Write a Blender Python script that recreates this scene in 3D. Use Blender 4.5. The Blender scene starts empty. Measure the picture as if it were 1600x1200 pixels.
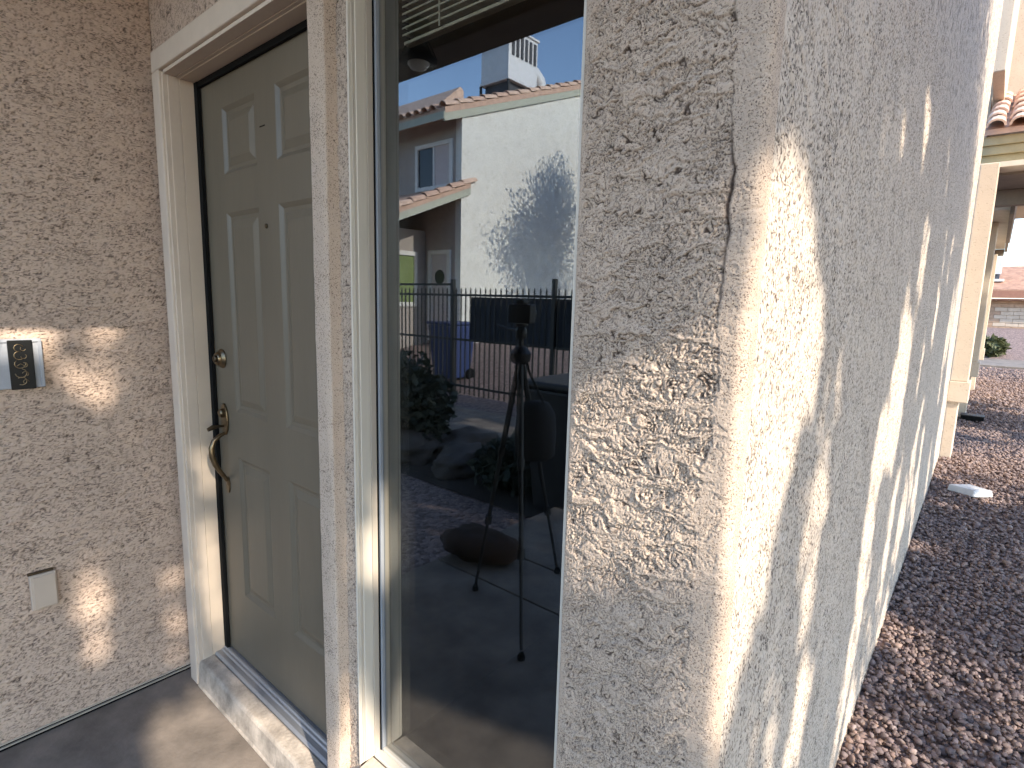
import bpy, math, random
import numpy as np
from mathutils import Vector, Matrix
random.seed(7)
RNG = np.random.default_rng(11)
sc = bpy.context.scene
COL = sc.collection

# ------------------------------------------------------------------ camera
yaw, pitch, roll = 0.7042, 0.1491, 0.0250
cam_d = bpy.data.cameras.new('camera')
cam = bpy.data.objects.new('camera', cam_d)
COL.objects.link(cam)
sc.camera = cam
fw = Vector((-math.sin(yaw) * math.cos(pitch), math.cos(yaw) * math.cos(pitch), -math.sin(pitch)))
rt = Vector((math.cos(yaw), math.sin(yaw), 0))
up = rt.cross(fw)
rt2 = rt * math.cos(roll) + up * math.sin(roll)
up2 = -rt * math.sin(roll) + up * math.cos(roll)
M = Matrix((rt2, up2, -fw)).transposed().to_4x4()
M.translation = Vector((2.2544, -0.7412, 1.4659))
cam.matrix_world = M
cam_d.sensor_width = 36
cam_d.lens = 877.05 / 1600 * 36
cam_d.clip_start = 0.02
cam_d.clip_end = 600

# ------------------------------------------------------------------ sky, sun, exposure
SUN_EL, SUN_OFF = math.radians(31), math.radians(16.5)
SUN = Vector((math.cos(SUN_EL) * math.cos(SUN_OFF), -math.cos(SUN_EL) * math.sin(SUN_OFF), math.sin(SUN_EL)))
world = bpy.data.worlds.new('World')
sc.world = world
world.use_nodes = True
wnt = world.node_tree
bg = wnt.nodes['Background']
sky = wnt.nodes.new('ShaderNodeTexSky')
sky.sky_type = 'NISHITA'
sky.sun_disc = False
sky.sun_elevation = SUN_EL
sky.sun_rotation = math.radians(90) + SUN_OFF
sky.air_density = 0.95
sky.dust_density = 0.3
sky.ozone_density = 1.7
wnt.links.new(sky.outputs[0], bg.inputs[0])
bg.inputs[1].default_value = 0.145
sun_d = bpy.data.lights.new('sun', 'SUN')
sun_d.energy = 2.3
sun_d.angle = math.radians(0.5)
sun_d.color = (1.0, 0.90, 0.76)
sun = bpy.data.objects.new('sun', sun_d)
COL.objects.link(sun)
sun.rotation_euler = SUN.to_track_quat('Z', 'Y').to_euler()
sun.location = (20, -6, 14)
sc.view_settings.view_transform = 'Standard'
sc.view_settings.look = 'None'
sc.view_settings.gamma = 1
sc.view_settings.use_curve_mapping = False
sc.view_settings.exposure = 2.0
sc.render.engine = 'CYCLES'
sc.cycles.max_bounces = 10
sc.cycles.diffuse_bounces = 6
sc.cycles.glossy_bounces = 5
sc.cycles.transparent_max_bounces = 16
sc.cycles.caustics_reflective = False
sc.cycles.caustics_refractive = False

# ------------------------------------------------------------------ noise (numpy)
def _hash(ix, iy, seed):
    h = (ix.astype(np.int64) * 374761393 + iy.astype(np.int64) * 668265263 + seed * 974711) & 0x7fffffff
    h = ((h ^ (h >> 13)) * 1274126177) & 0x7fffffff
    h = (h ^ (h >> 16)) & 0xffff
    return h / 65535.0 * 2 * math.pi

def gn(x, y, seed=0):
    ix = np.floor(x); iy = np.floor(y)
    fx = x - ix; fy = y - iy
    u = fx * fx * fx * (fx * (fx * 6 - 15) + 10)
    v = fy * fy * fy * (fy * (fy * 6 - 15) + 10)
    def g(dx, dy):
        a = _hash(ix + dx, iy + dy, seed)
        return np.cos(a) * (fx - dx) + np.sin(a) * (fy - dy)
    a = g(0, 0) * (1 - u) + g(1, 0) * u
    b = g(0, 1) * (1 - u) + g(1, 1) * u
    return (a * (1 - v) + b * v) * 1.5

def sstep(a, b, x):
    t = np.clip((x - a) / (b - a), 0, 1)
    return t * t * (3 - 2 * t)

def stucco_height(u, v, seed, sx=8.0, sy=24.0, slant=0.0, bias=0.0, grain=1.0, grain_s=150.0, gw=0.03, amp=1.0, pamt=0.7, ridge=0.0):
    """skip-trowel stucco: flat plates with torn edges over a granular coat. Returns height (m) and painted crevice shade 0..1"""
    vv = v + slant * u
    uu = u - slant * v
    wu = uu + 0.020 * gn(uu * 21, vv * 26, seed + 1) + 0.007 * gn(uu * 70, vv * 80, seed + 2)
    wv = vv + 0.016 * gn(uu * 19, vv * 28, seed + 3) + 0.007 * gn(uu * 66, vv * 85, seed + 4)
    L = gn(wu * sx, wv * sy, seed + 5) + 0.55 * gn(wu * sx * 2.3, wv * sy * 2.2, seed + 6) + 0.25 * gn(wu * sx * 5, wv * sy * 4.6, seed + 8) + bias
    plate = sstep(-0.03, 0.05, L)
    L2 = gn(wu * sx * 1.4 + 31, wv * sy * 1.2 + 7, seed + 9) + 0.5 * gn(wu * sx * 3.1, wv * sy * 2.7, seed + 10) + bias - 0.15
    plate2 = sstep(-0.03, 0.05, L2)
    g = gn(wu * grain_s, wv * grain_s, seed + 11) + 0.5 * gn(wu * grain_s * 2.1, wv * grain_s * 2.1, seed + 12)
    flat = np.clip(plate * 0.75 + plate2 * 0.5, 0, 1)
    brk = 0.35 + 0.65 * sstep(-0.25, 0.35, gn(u * 34, v * 40, seed + 13))
    brk2 = sstep(-0.1, 0.3, gn(u * 27, v * 45, seed + 16))
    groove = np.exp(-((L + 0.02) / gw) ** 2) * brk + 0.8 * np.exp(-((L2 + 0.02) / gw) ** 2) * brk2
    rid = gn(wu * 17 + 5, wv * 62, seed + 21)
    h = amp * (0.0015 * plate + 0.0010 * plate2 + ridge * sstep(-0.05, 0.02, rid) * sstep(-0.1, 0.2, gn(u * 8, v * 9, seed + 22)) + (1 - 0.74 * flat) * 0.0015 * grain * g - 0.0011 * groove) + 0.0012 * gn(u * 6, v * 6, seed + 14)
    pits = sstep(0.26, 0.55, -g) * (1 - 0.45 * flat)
    crev_shade = np.clip(0.95 * sstep(0.3, 0.85, groove) + pamt * pits, 0, 1)
    return h, crev_shade

# ------------------------------------------------------------------ mesh helpers
class MB:
    def __init__(s):
        s.v = []; s.f = []
    def add(s, vs, fs):
        n = len(s.v)
        s.v += [tuple(p) for p in vs]
        s.f += [tuple(i + n for i in f) for f in fs]
        return s
    def box(s, a, b):
        x0, y0, z0 = a; x1, y1, z1 = b
        return s.add([(x0, y0, z0), (x1, y0, z0), (x1, y1, z0), (x0, y1, z0), (x0, y0, z1), (x1, y0, z1), (x1, y1, z1), (x0, y1, z1)],
                     [(0, 3, 2, 1), (4, 5, 6, 7), (0, 1, 5, 4), (1, 2, 6, 5), (2, 3, 7, 6), (3, 0, 4, 7)])
    def prism(s, poly, axis, a, b):
        """poly: 2-D outline; extruded along axis from a to b"""
        n = len(poly)
        def P(p, t):
            return (t, p[0], p[1]) if axis == 0 else ((p[0], t, p[1]) if axis == 1 else (p[0], p[1], t))
        vs = [P(p, a) for p in poly] + [P(p, b) for p in poly]
        fs = [tuple(range(n))[::-1], tuple(range(n, 2 * n))] + [(i, (i + 1) % n, n + (i + 1) % n, n + i) for i in range(n)]
        return s.add(vs, fs)
    def tube(s, pts, r, n=8, caps=True):
        pts = [Vector(p) for p in pts]
        rs = r if isinstance(r, (list, tuple)) else [r] * len(pts)
        ref = None; rings = []
        for i, p in enumerate(pts):
            d = (pts[min(i + 1, len(pts) - 1)] - pts[max(i - 1, 0)]).normalized()
            if ref is None:
                ref = Vector((0, 0, 1)) if abs(d.z) < 0.9 else Vector((1, 0, 0))
            a = d.cross(ref).normalized(); b = d.cross(a).normalized()
            ref = -b if (-b).length > 0 else ref
            ref = a.cross(d).normalized()
            rings.append([p + (a * math.cos(t) + ref * math.sin(t)) * rs[i] for t in [2 * math.pi * k / n for k in range(n)]])
        vs = [q for R_ in rings for q in R_]
        fs = []
        for i in range(len(pts) - 1):
            for k in range(n):
                fs.append((i * n + k, i * n + (k + 1) % n, (i + 1) * n + (k + 1) % n, (i + 1) * n + k))
        if caps:
            fs.append(tuple(range(n))[::-1]); fs.append(tuple((len(pts) - 1) * n + k for k in range(n)))
        return s.add(vs, fs)
    def lathe(s, prof, c, n=20, axis='z'):
        vs = []; fs = []
        for (r, h) in prof:
            for k in range(n):
                t = 2 * math.pi * k / n
                q = (r * math.cos(t), r * math.sin(t), h)
                if axis == 'y': q = (q[0], -q[2], q[1])
                if axis == 'x': q = (q[2], q[0], q[1])
                vs.append((c[0] + q[0], c[1] + q[1], c[2] + q[2]))
        for i in range(len(prof) - 1):
            for k in range(n):
                fs.append((i * n + k, i * n + (k + 1) % n, (i + 1) * n + (k + 1) % n, (i + 1) * n + k))
        fs.append(tuple(range(n))[::-1]); fs.append(tuple((len(prof) - 1) * n + k for k in range(n)))
        return s.add(vs, fs)
    def build(s, name, m, parent=None, smooth=False, bevel=0):
        me = bpy.data.meshes.new(name)
        me.from_pydata(s.v, [], s.f)
        me.update()
        return link(name, me, m, parent, smooth, bevel)

def link(name, me, m, parent=None, smooth=False, bevel=0):
    o = bpy.data.objects.new(name, me)
    COL.objects.link(o)
    if m is not None and len(me.materials) == 0:
        me.materials.append(m)
    if parent is not None:
        o.parent = parent
    if smooth:
        me.polygons.foreach_set('use_smooth', [True] * len(me.polygons))
        if smooth == 'auto':
            try:
                me.set_sharp_from_angle(angle=math.radians(38))
            except Exception:
                pass
    if bevel:
        b = o.modifiers.new('bevel', 'BEVEL'); b.width = bevel; b.segments = 2; b.limit_method = 'ANGLE'; b.angle_limit = math.radians(35)
    return o

def np_mesh(name, V, F, m, parent=None, smooth=True, attrs=None):
    """V (n,3) array, F (k,3|4) array"""
    me = bpy.data.meshes.new(name)
    k = F.shape[1]
    me.vertices.add(len(V)); me.vertices.foreach_set('co', np.ascontiguousarray(V, dtype=np.float32).ravel())
    me.loops.add(F.size); me.loops.foreach_set('vertex_index', np.ascontiguousarray(F, dtype=np.int32).ravel())
    me.polygons.add(len(F)); me.polygons.foreach_set('loop_start', np.arange(0, F.size, k, dtype=np.int32))
    me.polygons.foreach_set('loop_total', np.full(len(F), k, dtype=np.int32))
    if smooth:
        me.polygons.foreach_set('use_smooth', np.ones(len(F), dtype=bool))
    for an, av in (attrs or {}).items():
        a = me.attributes.new(an, 'FLOAT', 'POINT'); a.data.foreach_set('value', np.ascontiguousarray(av, dtype=np.float32))
    me.update(calc_edges=True)
    return link(name, me, m, parent)

def grid_faces(nu, nv, flip=False):
    i = np.arange(nu - 1)[:, None]; j = np.arange(nv - 1)[None, :]
    a = (i * nv + j).ravel()
    F = np.stack([a, a + nv, a + nv + 1, a + 1], 1)
    return F[:, ::-1] if flip else F

def thing(name, label, cat, loc=(0, 0, 0), group=None, rotz=0):
    o = bpy.data.objects.new(name, None); COL.objects.link(o)
    o.empty_display_size = 0.1
    o.location = loc; o.rotation_euler = (0, 0, rotz)
    return tag(o, label, cat, group)

def tag(o, label, cat, group=None):
    o['label'] = label; o['category'] = cat
    if group: o['group'] = group
    return o

def copy_tree(o, parent=None):
    c = o.copy(); COL.objects.link(c)
    if parent is not None: c.parent = parent
    for ch in list(o.children):
        copy_tree(ch, c)
    return c

# ------------------------------------------------------------------ materials
def mat(name, col, rough=0.8, metal=0.0, var=0.12, nscale=6.0, bump=0.0, bscale=120.0, spec=0.5, streak=None):
    m = bpy.data.materials.new(name); m.use_nodes = True
    nt = m.node_tree; b = nt.nodes['Principled BSDF']
    b.inputs['Roughness'].default_value = rough; b.inputs['Metallic'].default_value = metal
    b.inputs['Specular IOR Level'].default_value = spec
    tc = nt.nodes.new('ShaderNodeTexCoord')
    mp = nt.nodes.new('ShaderNodeMapping'); nt.links.new(tc.outputs['Object'], mp.inputs[0])
    if streak: mp.inputs['Scale'].default_value = streak
    n = nt.nodes.new('ShaderNodeTexNoise'); n.inputs['Scale'].default_value = nscale; n.inputs['Detail'].default_value = 6; n.inputs['Roughness'].default_value = 0.65
    nt.links.new(mp.outputs[0], n.inputs['Vector'])
    r = nt.nodes.new('ShaderNodeValToRGB')
    r.color_ramp.elements[0].position = 0.3; r.color_ramp.elements[1].position = 0.7
    r.color_ramp.elements[0].color = tuple(c * (1 - var) for c in col) + (1,)
    r.color_ramp.elements[1].color = tuple(min(1, c * (1 + var)) for c in col) + (1,)
    nt.links.new(n.outputs['Fac'], r.inputs[0]); nt.links.new(r.outputs[0], b.inputs['Base Color'])
    if bump:
        n2 = nt.nodes.new('ShaderNodeTexNoise'); n2.inputs['Scale'].default_value = bscale; n2.inputs['Detail'].default_value = 5
        nt.links.new(mp.outputs[0], n2.inputs['Vector'])
        bp = nt.nodes.new('ShaderNodeBump'); bp.inputs['Strength'].default_value = bump; bp.inputs['Distance'].default_value = 0.004
        nt.links.new(n2.outputs['Fac'], bp.inputs['Height']); nt.links.new(bp.outputs[0], b.inputs['Normal'])
    return m

def stucco_mat(name, col, shadecol, use_attr=True, pit=160.0, pit_stretch=(1, 1, 1), thr=0.60, bump=0.5, var=0.07, pitamt=0.75):
    """painted stucco: shade in crevices (vertex attribute) and small pits is painted in dark"""
    m = bpy.data.materials.new(name); m.use_nodes = True
    nt = m.node_tree; L = nt.links; b = nt.nodes['Principled BSDF']
    b.inputs['Roughness'].default_value = 0.92; b.inputs['Specular IOR Level'].default_value = 0.15
    tc = nt.nodes.new('ShaderNodeTexCoord')
    mp = nt.nodes.new('ShaderNodeMapping'); L.new(tc.outputs['Object'], mp.inputs[0]); mp.inputs['Scale'].default_value = pit_stretch
    nb = nt.nodes.new('ShaderNodeTexNoise'); nb.inputs['Scale'].default_value = 3.0; nb.inputs['Detail'].default_value = 8; nb.inputs['Roughness'].default_value = 0.7
    L.new(tc.outputs['Object'], nb.inputs['Vector'])
    rb = nt.nodes.new('ShaderNodeValToRGB'); rb.color_ramp.elements[0].position = 0.3; rb.color_ramp.elements[1].position = 0.72
    rb.color_ramp.elements[0].color = tuple(c * (1 - var) for c in col) + (1,)
    rb.color_ramp.elements[1].color = tuple(c * (1 + var) for c in col) + (1,)
    L.new(nb.outputs['Fac'], rb.inputs[0])
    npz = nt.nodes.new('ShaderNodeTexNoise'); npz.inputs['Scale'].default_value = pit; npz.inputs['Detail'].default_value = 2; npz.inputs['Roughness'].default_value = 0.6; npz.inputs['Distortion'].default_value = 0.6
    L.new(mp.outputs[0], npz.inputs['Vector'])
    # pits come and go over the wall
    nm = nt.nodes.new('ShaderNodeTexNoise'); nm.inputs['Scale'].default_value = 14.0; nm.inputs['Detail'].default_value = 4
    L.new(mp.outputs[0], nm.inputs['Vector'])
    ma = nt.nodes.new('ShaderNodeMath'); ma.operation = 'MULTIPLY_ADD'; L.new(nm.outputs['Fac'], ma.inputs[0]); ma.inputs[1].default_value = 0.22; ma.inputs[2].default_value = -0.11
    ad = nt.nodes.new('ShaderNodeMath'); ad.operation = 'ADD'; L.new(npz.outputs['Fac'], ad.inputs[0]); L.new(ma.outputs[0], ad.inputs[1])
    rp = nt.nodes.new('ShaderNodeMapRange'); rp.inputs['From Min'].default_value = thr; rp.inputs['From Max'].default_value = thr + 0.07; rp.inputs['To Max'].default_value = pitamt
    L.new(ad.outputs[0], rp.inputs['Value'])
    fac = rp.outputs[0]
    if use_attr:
        at = nt.nodes.new('ShaderNodeAttribute'); at.attribute_name = 'crev_shade'
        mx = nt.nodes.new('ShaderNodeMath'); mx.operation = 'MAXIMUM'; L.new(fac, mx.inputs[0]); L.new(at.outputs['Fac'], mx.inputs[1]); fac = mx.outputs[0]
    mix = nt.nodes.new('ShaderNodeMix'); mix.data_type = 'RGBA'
    L.new(fac, mix.inputs['Factor']); L.new(rb.outputs[0], mix.inputs['A']); mix.inputs['B'].default_value = tuple(shadecol) + (1,)
    L.new(mix.outputs['Result'], b.inputs['Base Color'])
    bp = nt.nodes.new('ShaderNodeBump'); bp.inputs['Strength'].default_value = bump; bp.inputs['Distance'].default_value = 0.003; bp.invert = True
    sm = nt.nodes.new('ShaderNodeMath'); sm.operation = 'MULTIPLY_ADD'; L.new(npz.outputs['Fac'], sm.inputs[0]); sm.inputs[1].default_value = 0.6; L.new(rp.outputs[0], sm.inputs[2])
    L.new(sm.outputs[0], bp.inputs['Height']); L.new(bp.outputs[0], b.inputs['Normal'])
    return m

STU = (0.56, 0.435, 0.335); CREV_SHADE = (0.09, 0.062, 0.048)  # second colour is the shade painted into stucco crevices and pits
M_stucco = stucco_mat('stucco_painted', STU, CREV_SHADE, pit=430, thr=0.560, bump=0.5, pitamt=0.8)
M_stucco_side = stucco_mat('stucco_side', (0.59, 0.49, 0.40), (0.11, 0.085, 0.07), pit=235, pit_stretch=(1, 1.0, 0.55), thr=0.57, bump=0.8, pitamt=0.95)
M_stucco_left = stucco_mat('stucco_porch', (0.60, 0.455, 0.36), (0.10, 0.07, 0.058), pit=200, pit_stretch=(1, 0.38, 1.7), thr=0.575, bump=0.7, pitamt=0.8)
M_stucco_far = stucco_mat('stucco_far', (0.56, 0.47, 0.37), (0.3, 0.22, 0.16), use_attr=False, pit=70, thr=0.60, bump=0.6, pitamt=0.5)
M_trim_stucco = stucco_mat('trim_stucco', (0.57, 0.445, 0.345), CREV_SHADE, use_attr=False, pit=380, thr=0.575, bump=0.5, pitamt=0.85)
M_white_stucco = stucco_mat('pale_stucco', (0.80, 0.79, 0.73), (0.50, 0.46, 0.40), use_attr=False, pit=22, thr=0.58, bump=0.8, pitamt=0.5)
M_casing = mat('casing_paint', (0.62, 0.51, 0.41), 0.6, var=0.06, nscale=9, bump=0.15, bscale=60)
M_jamb = mat('jamb_paint', (0.60, 0.49, 0.385), 0.5, var=0.05, nscale=5, bump=0.08, bscale=30)
M_door = mat('door_paint', (0.145, 0.118, 0.083), 0.42, var=0.10, nscale=5, bump=0.10, bscale=40, streak=(1, 1, 0.25))
M_black = mat('black_rubber', (0.008, 0.008, 0.008), 0.8, spec=0.1)
M_brass = mat('aged_brass', (0.19, 0.14, 0.085), 0.34, metal=1.0, var=0.35, nscale=40)
M_darkbrass = mat('dark_brass', (0.10, 0.075, 0.05), 0.45, metal=1.0, var=0.4, nscale=40)
M_vinyl = mat('white_vinyl', (0.66, 0.59, 0.49), 0.35, var=0.07, nscale=10, streak=(1, 1, 0.2))
M_bead = mat('bead_grey', (0.30, 0.31, 0.33), 0.4, var=0.1)
M_vinyl_tan = mat('tan_vinyl', (0.50, 0.43, 0.35), 0.45, var=0.1, nscale=10, streak=(1, 1, 0.2))
M_concrete = mat('slab_concrete', (0.19, 0.155, 0.125), 0.8, var=0.42, nscale=4.5, bump=0.35, bscale=90)
M_sill = mat('sill_concrete', (0.45, 0.375, 0.30), 0.85, var=0.42, nscale=14, bump=0.6, bscale=110)
M_alu = mat('threshold_metal', (0.42, 0.42, 0.43), 0.45, metal=0.6, var=0.15, nscale=14, streak=(0.2, 3, 3))
M_darkmetal = mat('fence_iron', (0.025, 0.024, 0.023), 0.5, metal=0.3)
M_charcoal = mat('charcoal_screen', (0.055, 0.06, 0.072), 0.75, var=0.2)
M_offwhite = mat('offwhite_plate', (0.52, 0.42, 0.34), 0.5, var=0.05)
M_plate = mat('grey_plate', (0.36, 0.37, 0.40), 0.45, var=0.12, nscale=18)
M_blackgloss = mat('black_gloss', (0.006, 0.006, 0.006), 0.35, var=0.2, spec=0.25)
M_gold = mat('gilt_relief', (0.30, 0.22, 0.13), 0.3, metal=1.0, var=0.4, nscale=90)
M_soffit = mat('soffit_wood', (0.52, 0.46, 0.36), 0.75, var=0.2, nscale=10)
M_soffit_lt = mat('soffit_paint', (0.60, 0.54, 0.44), 0.75, var=0.1)
M_beam = mat('beam_paint', (0.22, 0.18, 0.14), 0.8, var=0.15)
M_fascia = mat('fascia_paint', (0.40, 0.34, 0.20), 0.65, var=0.1, nscale=8)
M_fascia_green = mat('fascia_sage', (0.46, 0.47, 0.38), 0.65, var=0.08)
M_tile = mat('clay_tile', (0.60, 0.40, 0.30), 0.8, var=0.18, nscale=9, bump=0.2, bscale=60)
M_tile2 = mat('clay_tile_pale', (0.66, 0.47, 0.36), 0.8, var=0.18, nscale=9, bump=0.2, bscale=60)
M_farroof = mat('far_roof_tile', (0.36, 0.20, 0.13), 0.85, var=0.35, nscale=5, bump=0.3, bscale=8)
M_block = mat('slump_block', (0.42, 0.28, 0.19), 0.9, var=0.2, nscale=3)
M_block_pale = mat('pale_block', (0.55, 0.44, 0.34), 0.9, var=0.15, nscale=3)
M_rust_trim = mat('rust_fascia', (0.30, 0.14, 0.09), 0.7)
M_galv = mat('galvanised_steel', (0.62, 0.63, 0.64), 0.5, metal=0.25, var=0.1, nscale=8)
M_white = mat('white_paint', (0.78, 0.77, 0.73), 0.5, var=0.04)
M_shadewall = mat('neighbour_stucco_shaded', (0.42, 0.37, 0.33), 0.9, var=0.08, nscale=6, bump=0.4, bscale=40)  # darker copy of the house's stucco, shade put into its colour
M_blind = mat('pale_curtain', (0.62, 0.55, 0.54), 0.8, var=0.05)
M_bluebin = mat('blue_plastic', (0.03, 0.05, 0.15), 0.45, var=0.1)
M_dark = mat('dark_plastic', (0.016, 0.015, 0.015), 0.5)
M_cloth = mat('black_cloth', (0.018, 0.017, 0.018), 0.9, bump=0.3, bscale=30)
M_terracotta = mat('terracotta', (0.45, 0.17, 0.09), 0.8, var=0.15)
M_boulder = mat('boulder_stone', (0.085, 0.07, 0.06), 0.9, var=0.3, nscale=7, bump=0.5, bscale=30)
M_bark = mat('tree_bark', (0.11, 0.085, 0.06), 0.9, var=0.35, nscale=12, bump=0.6, bscale=40, streak=(3, 3, 0.6))
M_leaf = mat('leaf_green', (0.07, 0.095, 0.035), 0.6, var=0.4, nscale=1.2)
M_leaf_dark = mat('leaf_dark', (0.025, 0.035, 0.018), 0.6, var=0.4, nscale=6)
M_leaf_bright = mat('leaf_bright', (0.07, 0.075, 0.025), 0.6, var=0.4, nscale=5)
BLZ = 2.035
M_blindslat = mat('blind_vinyl', (0.72, 0.64, 0.50), 0.5, var=0.04)
M_inside = mat('interior_dark', (0.012, 0.011, 0.01), 0.9)  # near-black colour stands in for the darkness of the unlit room
M_brown = mat('brown_cloth', (0.035, 0.015, 0.006), 0.9, var=0.4, nscale=12)
M_pale_stone = mat('pale_concrete', (0.62, 0.60, 0.57), 0.85, var=0.08, nscale=20, bump=0.3)

def gravel_mat(name, base, bscale):
    m = bpy.data.materials.new(name); m.use_nodes = True
    nt = m.node_tree; L = nt.links; b = nt.nodes['Principled BSDF']; b.inputs['Roughness'].default_value = 0.9
    tc = nt.nodes.new('ShaderNodeTexCoord')
    v = nt.nodes.new('ShaderNodeTexVoronoi'); v.inputs['Scale'].default_value = bscale; L.new(tc.outputs['Object'], v.inputs['Vector'])
    r = nt.nodes.new('ShaderNodeValToRGB'); e = r.color_ramp.elements
    e[0].color = tuple(c * 0.55 for c in base) + (1,); e[1].color = tuple(c * 1.45 for c in base) + (1,)
    sep = nt.nodes.new('ShaderNodeSeparateColor'); L.new(v.outputs['Color'], sep.inputs[0]); L.new(sep.outputs[0], r.inputs[0])
    L.new(r.outputs[0], b.inputs['Base Color'])
    bp = nt.nodes.new('ShaderNodeBump'); bp.inputs['Strength'].default_value = 1.0; bp.inputs['Distance'].default_value = 0.02; bp.invert = True
    L.new(v.outputs['Distance'], bp.inputs['Height']); L.new(bp.outputs[0], b.inputs['Normal'])
    return m
M_ground = gravel_mat('desert_gravel', (0.225, 0.16, 0.14), 34)
def stone_mat():
    m = bpy.data.materials.new('gravel_stone'); m.use_nodes = True
    nt = m.node_tree; L = nt.links; b = nt.nodes['Principled BSDF']; b.inputs['Roughness'].default_value = 0.85
    at = nt.nodes.new('ShaderNodeAttribute'); at.attribute_name = 'tone'
    r = nt.nodes.new('ShaderNodeValToRGB'); e = r.color_ramp.elements
    e[0].color = (0.155, 0.112, 0.102, 1); e[1].color = (0.34, 0.26, 0.232, 1)
    e2 = r.color_ramp.elements.new(0.5); e2.color = (0.225, 0.162, 0.146, 1)
    e3 = r.color_ramp.elements.new(0.93); e3.color = (0.33, 0.225, 0.175, 1)
    L.new(at.outputs['Fac'], r.inputs[0])
    n = nt.nodes.new('ShaderNodeTexNoise'); n.inputs['Scale'].default_value = 90; n.inputs['Detail'].default_value = 5
    tc = nt.nodes.new('ShaderNodeTexCoord'); L.new(tc.outputs['Object'], n.inputs['Vector'])
    mx = nt.nodes.new('ShaderNodeMix'); mx.data_type = 'RGBA'; mx.blend_type = 'MULTIPLY'; mx.inputs['Factor'].default_value = 0.5
    L.new(r.outputs[0], mx.inputs['A']); L.new(n.outputs['Color'], mx.inputs['B'])
    mx2 = nt.nodes.new('ShaderNodeMix'); mx2.data_type = 'RGBA'; mx2.inputs['Factor'].default_value = 0.45; L.new(r.outputs[0], mx2.inputs['A']); L.new(mx.outputs['Result'], mx2.inputs['B'])
    L.new(mx2.outputs['Result'], b.inputs['Base Color'])
    bp = nt.nodes.new('ShaderNodeBump'); bp.inputs['Strength'].default_value = 0.4; bp.inputs['Distance'].default_value = 0.003
    L.new(n.outputs['Fac'], bp.inputs['Height']); L.new(bp.outputs[0], b.inputs['Normal'])
    return m
M_stone = stone_mat()

def glass_mat(name, refl, tint):
    m = bpy.data.materials.new(name); m.use_nodes = True
    nt = m.node_tree; L = nt.links
    nt.nodes.remove(nt.nodes['Principled BSDF']); out = nt.nodes['Material Output']
    gl = nt.nodes.new('ShaderNodeBsdfGlossy'); gl.inputs['Roughness'].default_value = 0.0; gl.inputs['Color'].default_value = (0.88, 0.94, 1.0, 1)
    tr = nt.nodes.new('ShaderNodeBsdfTransparent'); tr.inputs['Color'].default_value = tint
    fr = nt.nodes.new('ShaderNodeLayerWeight'); fr.inputs['Blend'].default_value = 0.25
    mr = nt.nodes.new('ShaderNodeMapRange'); mr.inputs['To Min'].default_value = refl; mr.inputs['To Max'].default_value = min(1, refl + 0.22)
    L.new(fr.outputs['Fresnel'], mr.inputs['Value'])
    mx = nt.nodes.new('ShaderNodeMixShader'); L.new(mr.outputs[0], mx.inputs[0]); L.new(tr.outputs[0], mx.inputs[1]); L.new(gl.outputs[0], mx.inputs[2])
    L.new(mx.outputs[0], out.inputs['Surface'])
    return m
M_glass = glass_mat('coated_glass', 0.175, (0.80, 0.81, 0.79, 1))
M_glass_in = glass_mat('inner_glass', 0.06, (0.88, 0.89, 0.87, 1))
M_winglass = mat('dark_window_glass', (0.03, 0.035, 0.04), 0.08, var=0.1)
M_frost = mat('frosted_glass', (0.75, 0.73, 0.68), 0.35, var=0.03)

# ================================================================== SETTING: ground, slab, paths
def ground_z(x, y):
    z = -0.16 + 0 * x
    z = z + sstep(-4.5, -8.0, -(-y)) * 0.0
    z = np.where(y < -4.0, z + 0.62 * sstep(4.0, 9.5, -y), z)
    z = np.where(y > 20, z + 0.98 * sstep(23.5, 28.5, y), z)
    return z
def axis_pts(lo, hi, c, fine, n):
    t = np.linspace(-1, 1, n); s = np.sinh(t * 5) / np.sinh(5)
    return np.unique(np.concatenate([c + s * (hi - c) * (s > 0) + s * (c - lo) * (s <= 0), fine]))
gx = axis_pts(-220, 220, 0, np.linspace(-12, 8, 41), 60)
gy = axis_pts(-220, 220, 0, np.concatenate([np.linspace(-14, 6, 41), np.linspace(18, 32, 29)]), 60)
GX, GY = np.meshgrid(gx, gy, indexing='ij')
GZ = ground_z(GX, GY) + 0.015 * gn(GX * 1.3, GY * 1.3, 5)
inside = (GX > -1.5) & (GX < 2.3) & (GY > -3) & (GY < 8)
GZ = np.where(inside, -0.165, GZ)
ground = np_mesh('ground', np.stack([GX.ravel(), GY.ravel(), GZ.ravel()], 1), grid_faces(len(gx), len(gy)), M_ground)
ground['kind'] = 'structure'

slab = MB()
jy = [-2.3, -1.508, -1.168, 0.030]
for i in range(3):
    slab.box((0.004, jy[i] + 0.006, -0.14), (2.02, jy[i + 1] - (0.006 if i < 2 else 0), 0.0))
slab.box((0.004, -2.3, -0.14), (2.02, 0.03, -0.012))
so = slab.build('porch_slab', M_concrete, bevel=0.004); so['kind'] = 'structure'
# concrete walk along the front yard
wk = MB()
for i in range(9):
    wk.box((-7.2 + i * 1.1, -4.75, -0.2), (-6.108 + i * 1.1, -3.65, -0.085))
w_ = wk.build('front_walk', M_concrete, bevel=0.006); w_['kind'] = 'structure'
dv = MB()
for i in range(6):
    dv.box((1.0 + i * 2.5, 21.0, -0.3), (3.485 + i * 2.5, 24.2, -0.10))
d_ = dv.build('far_path', M_concrete, bevel=0.01); d_['kind'] = 'structure'

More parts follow.
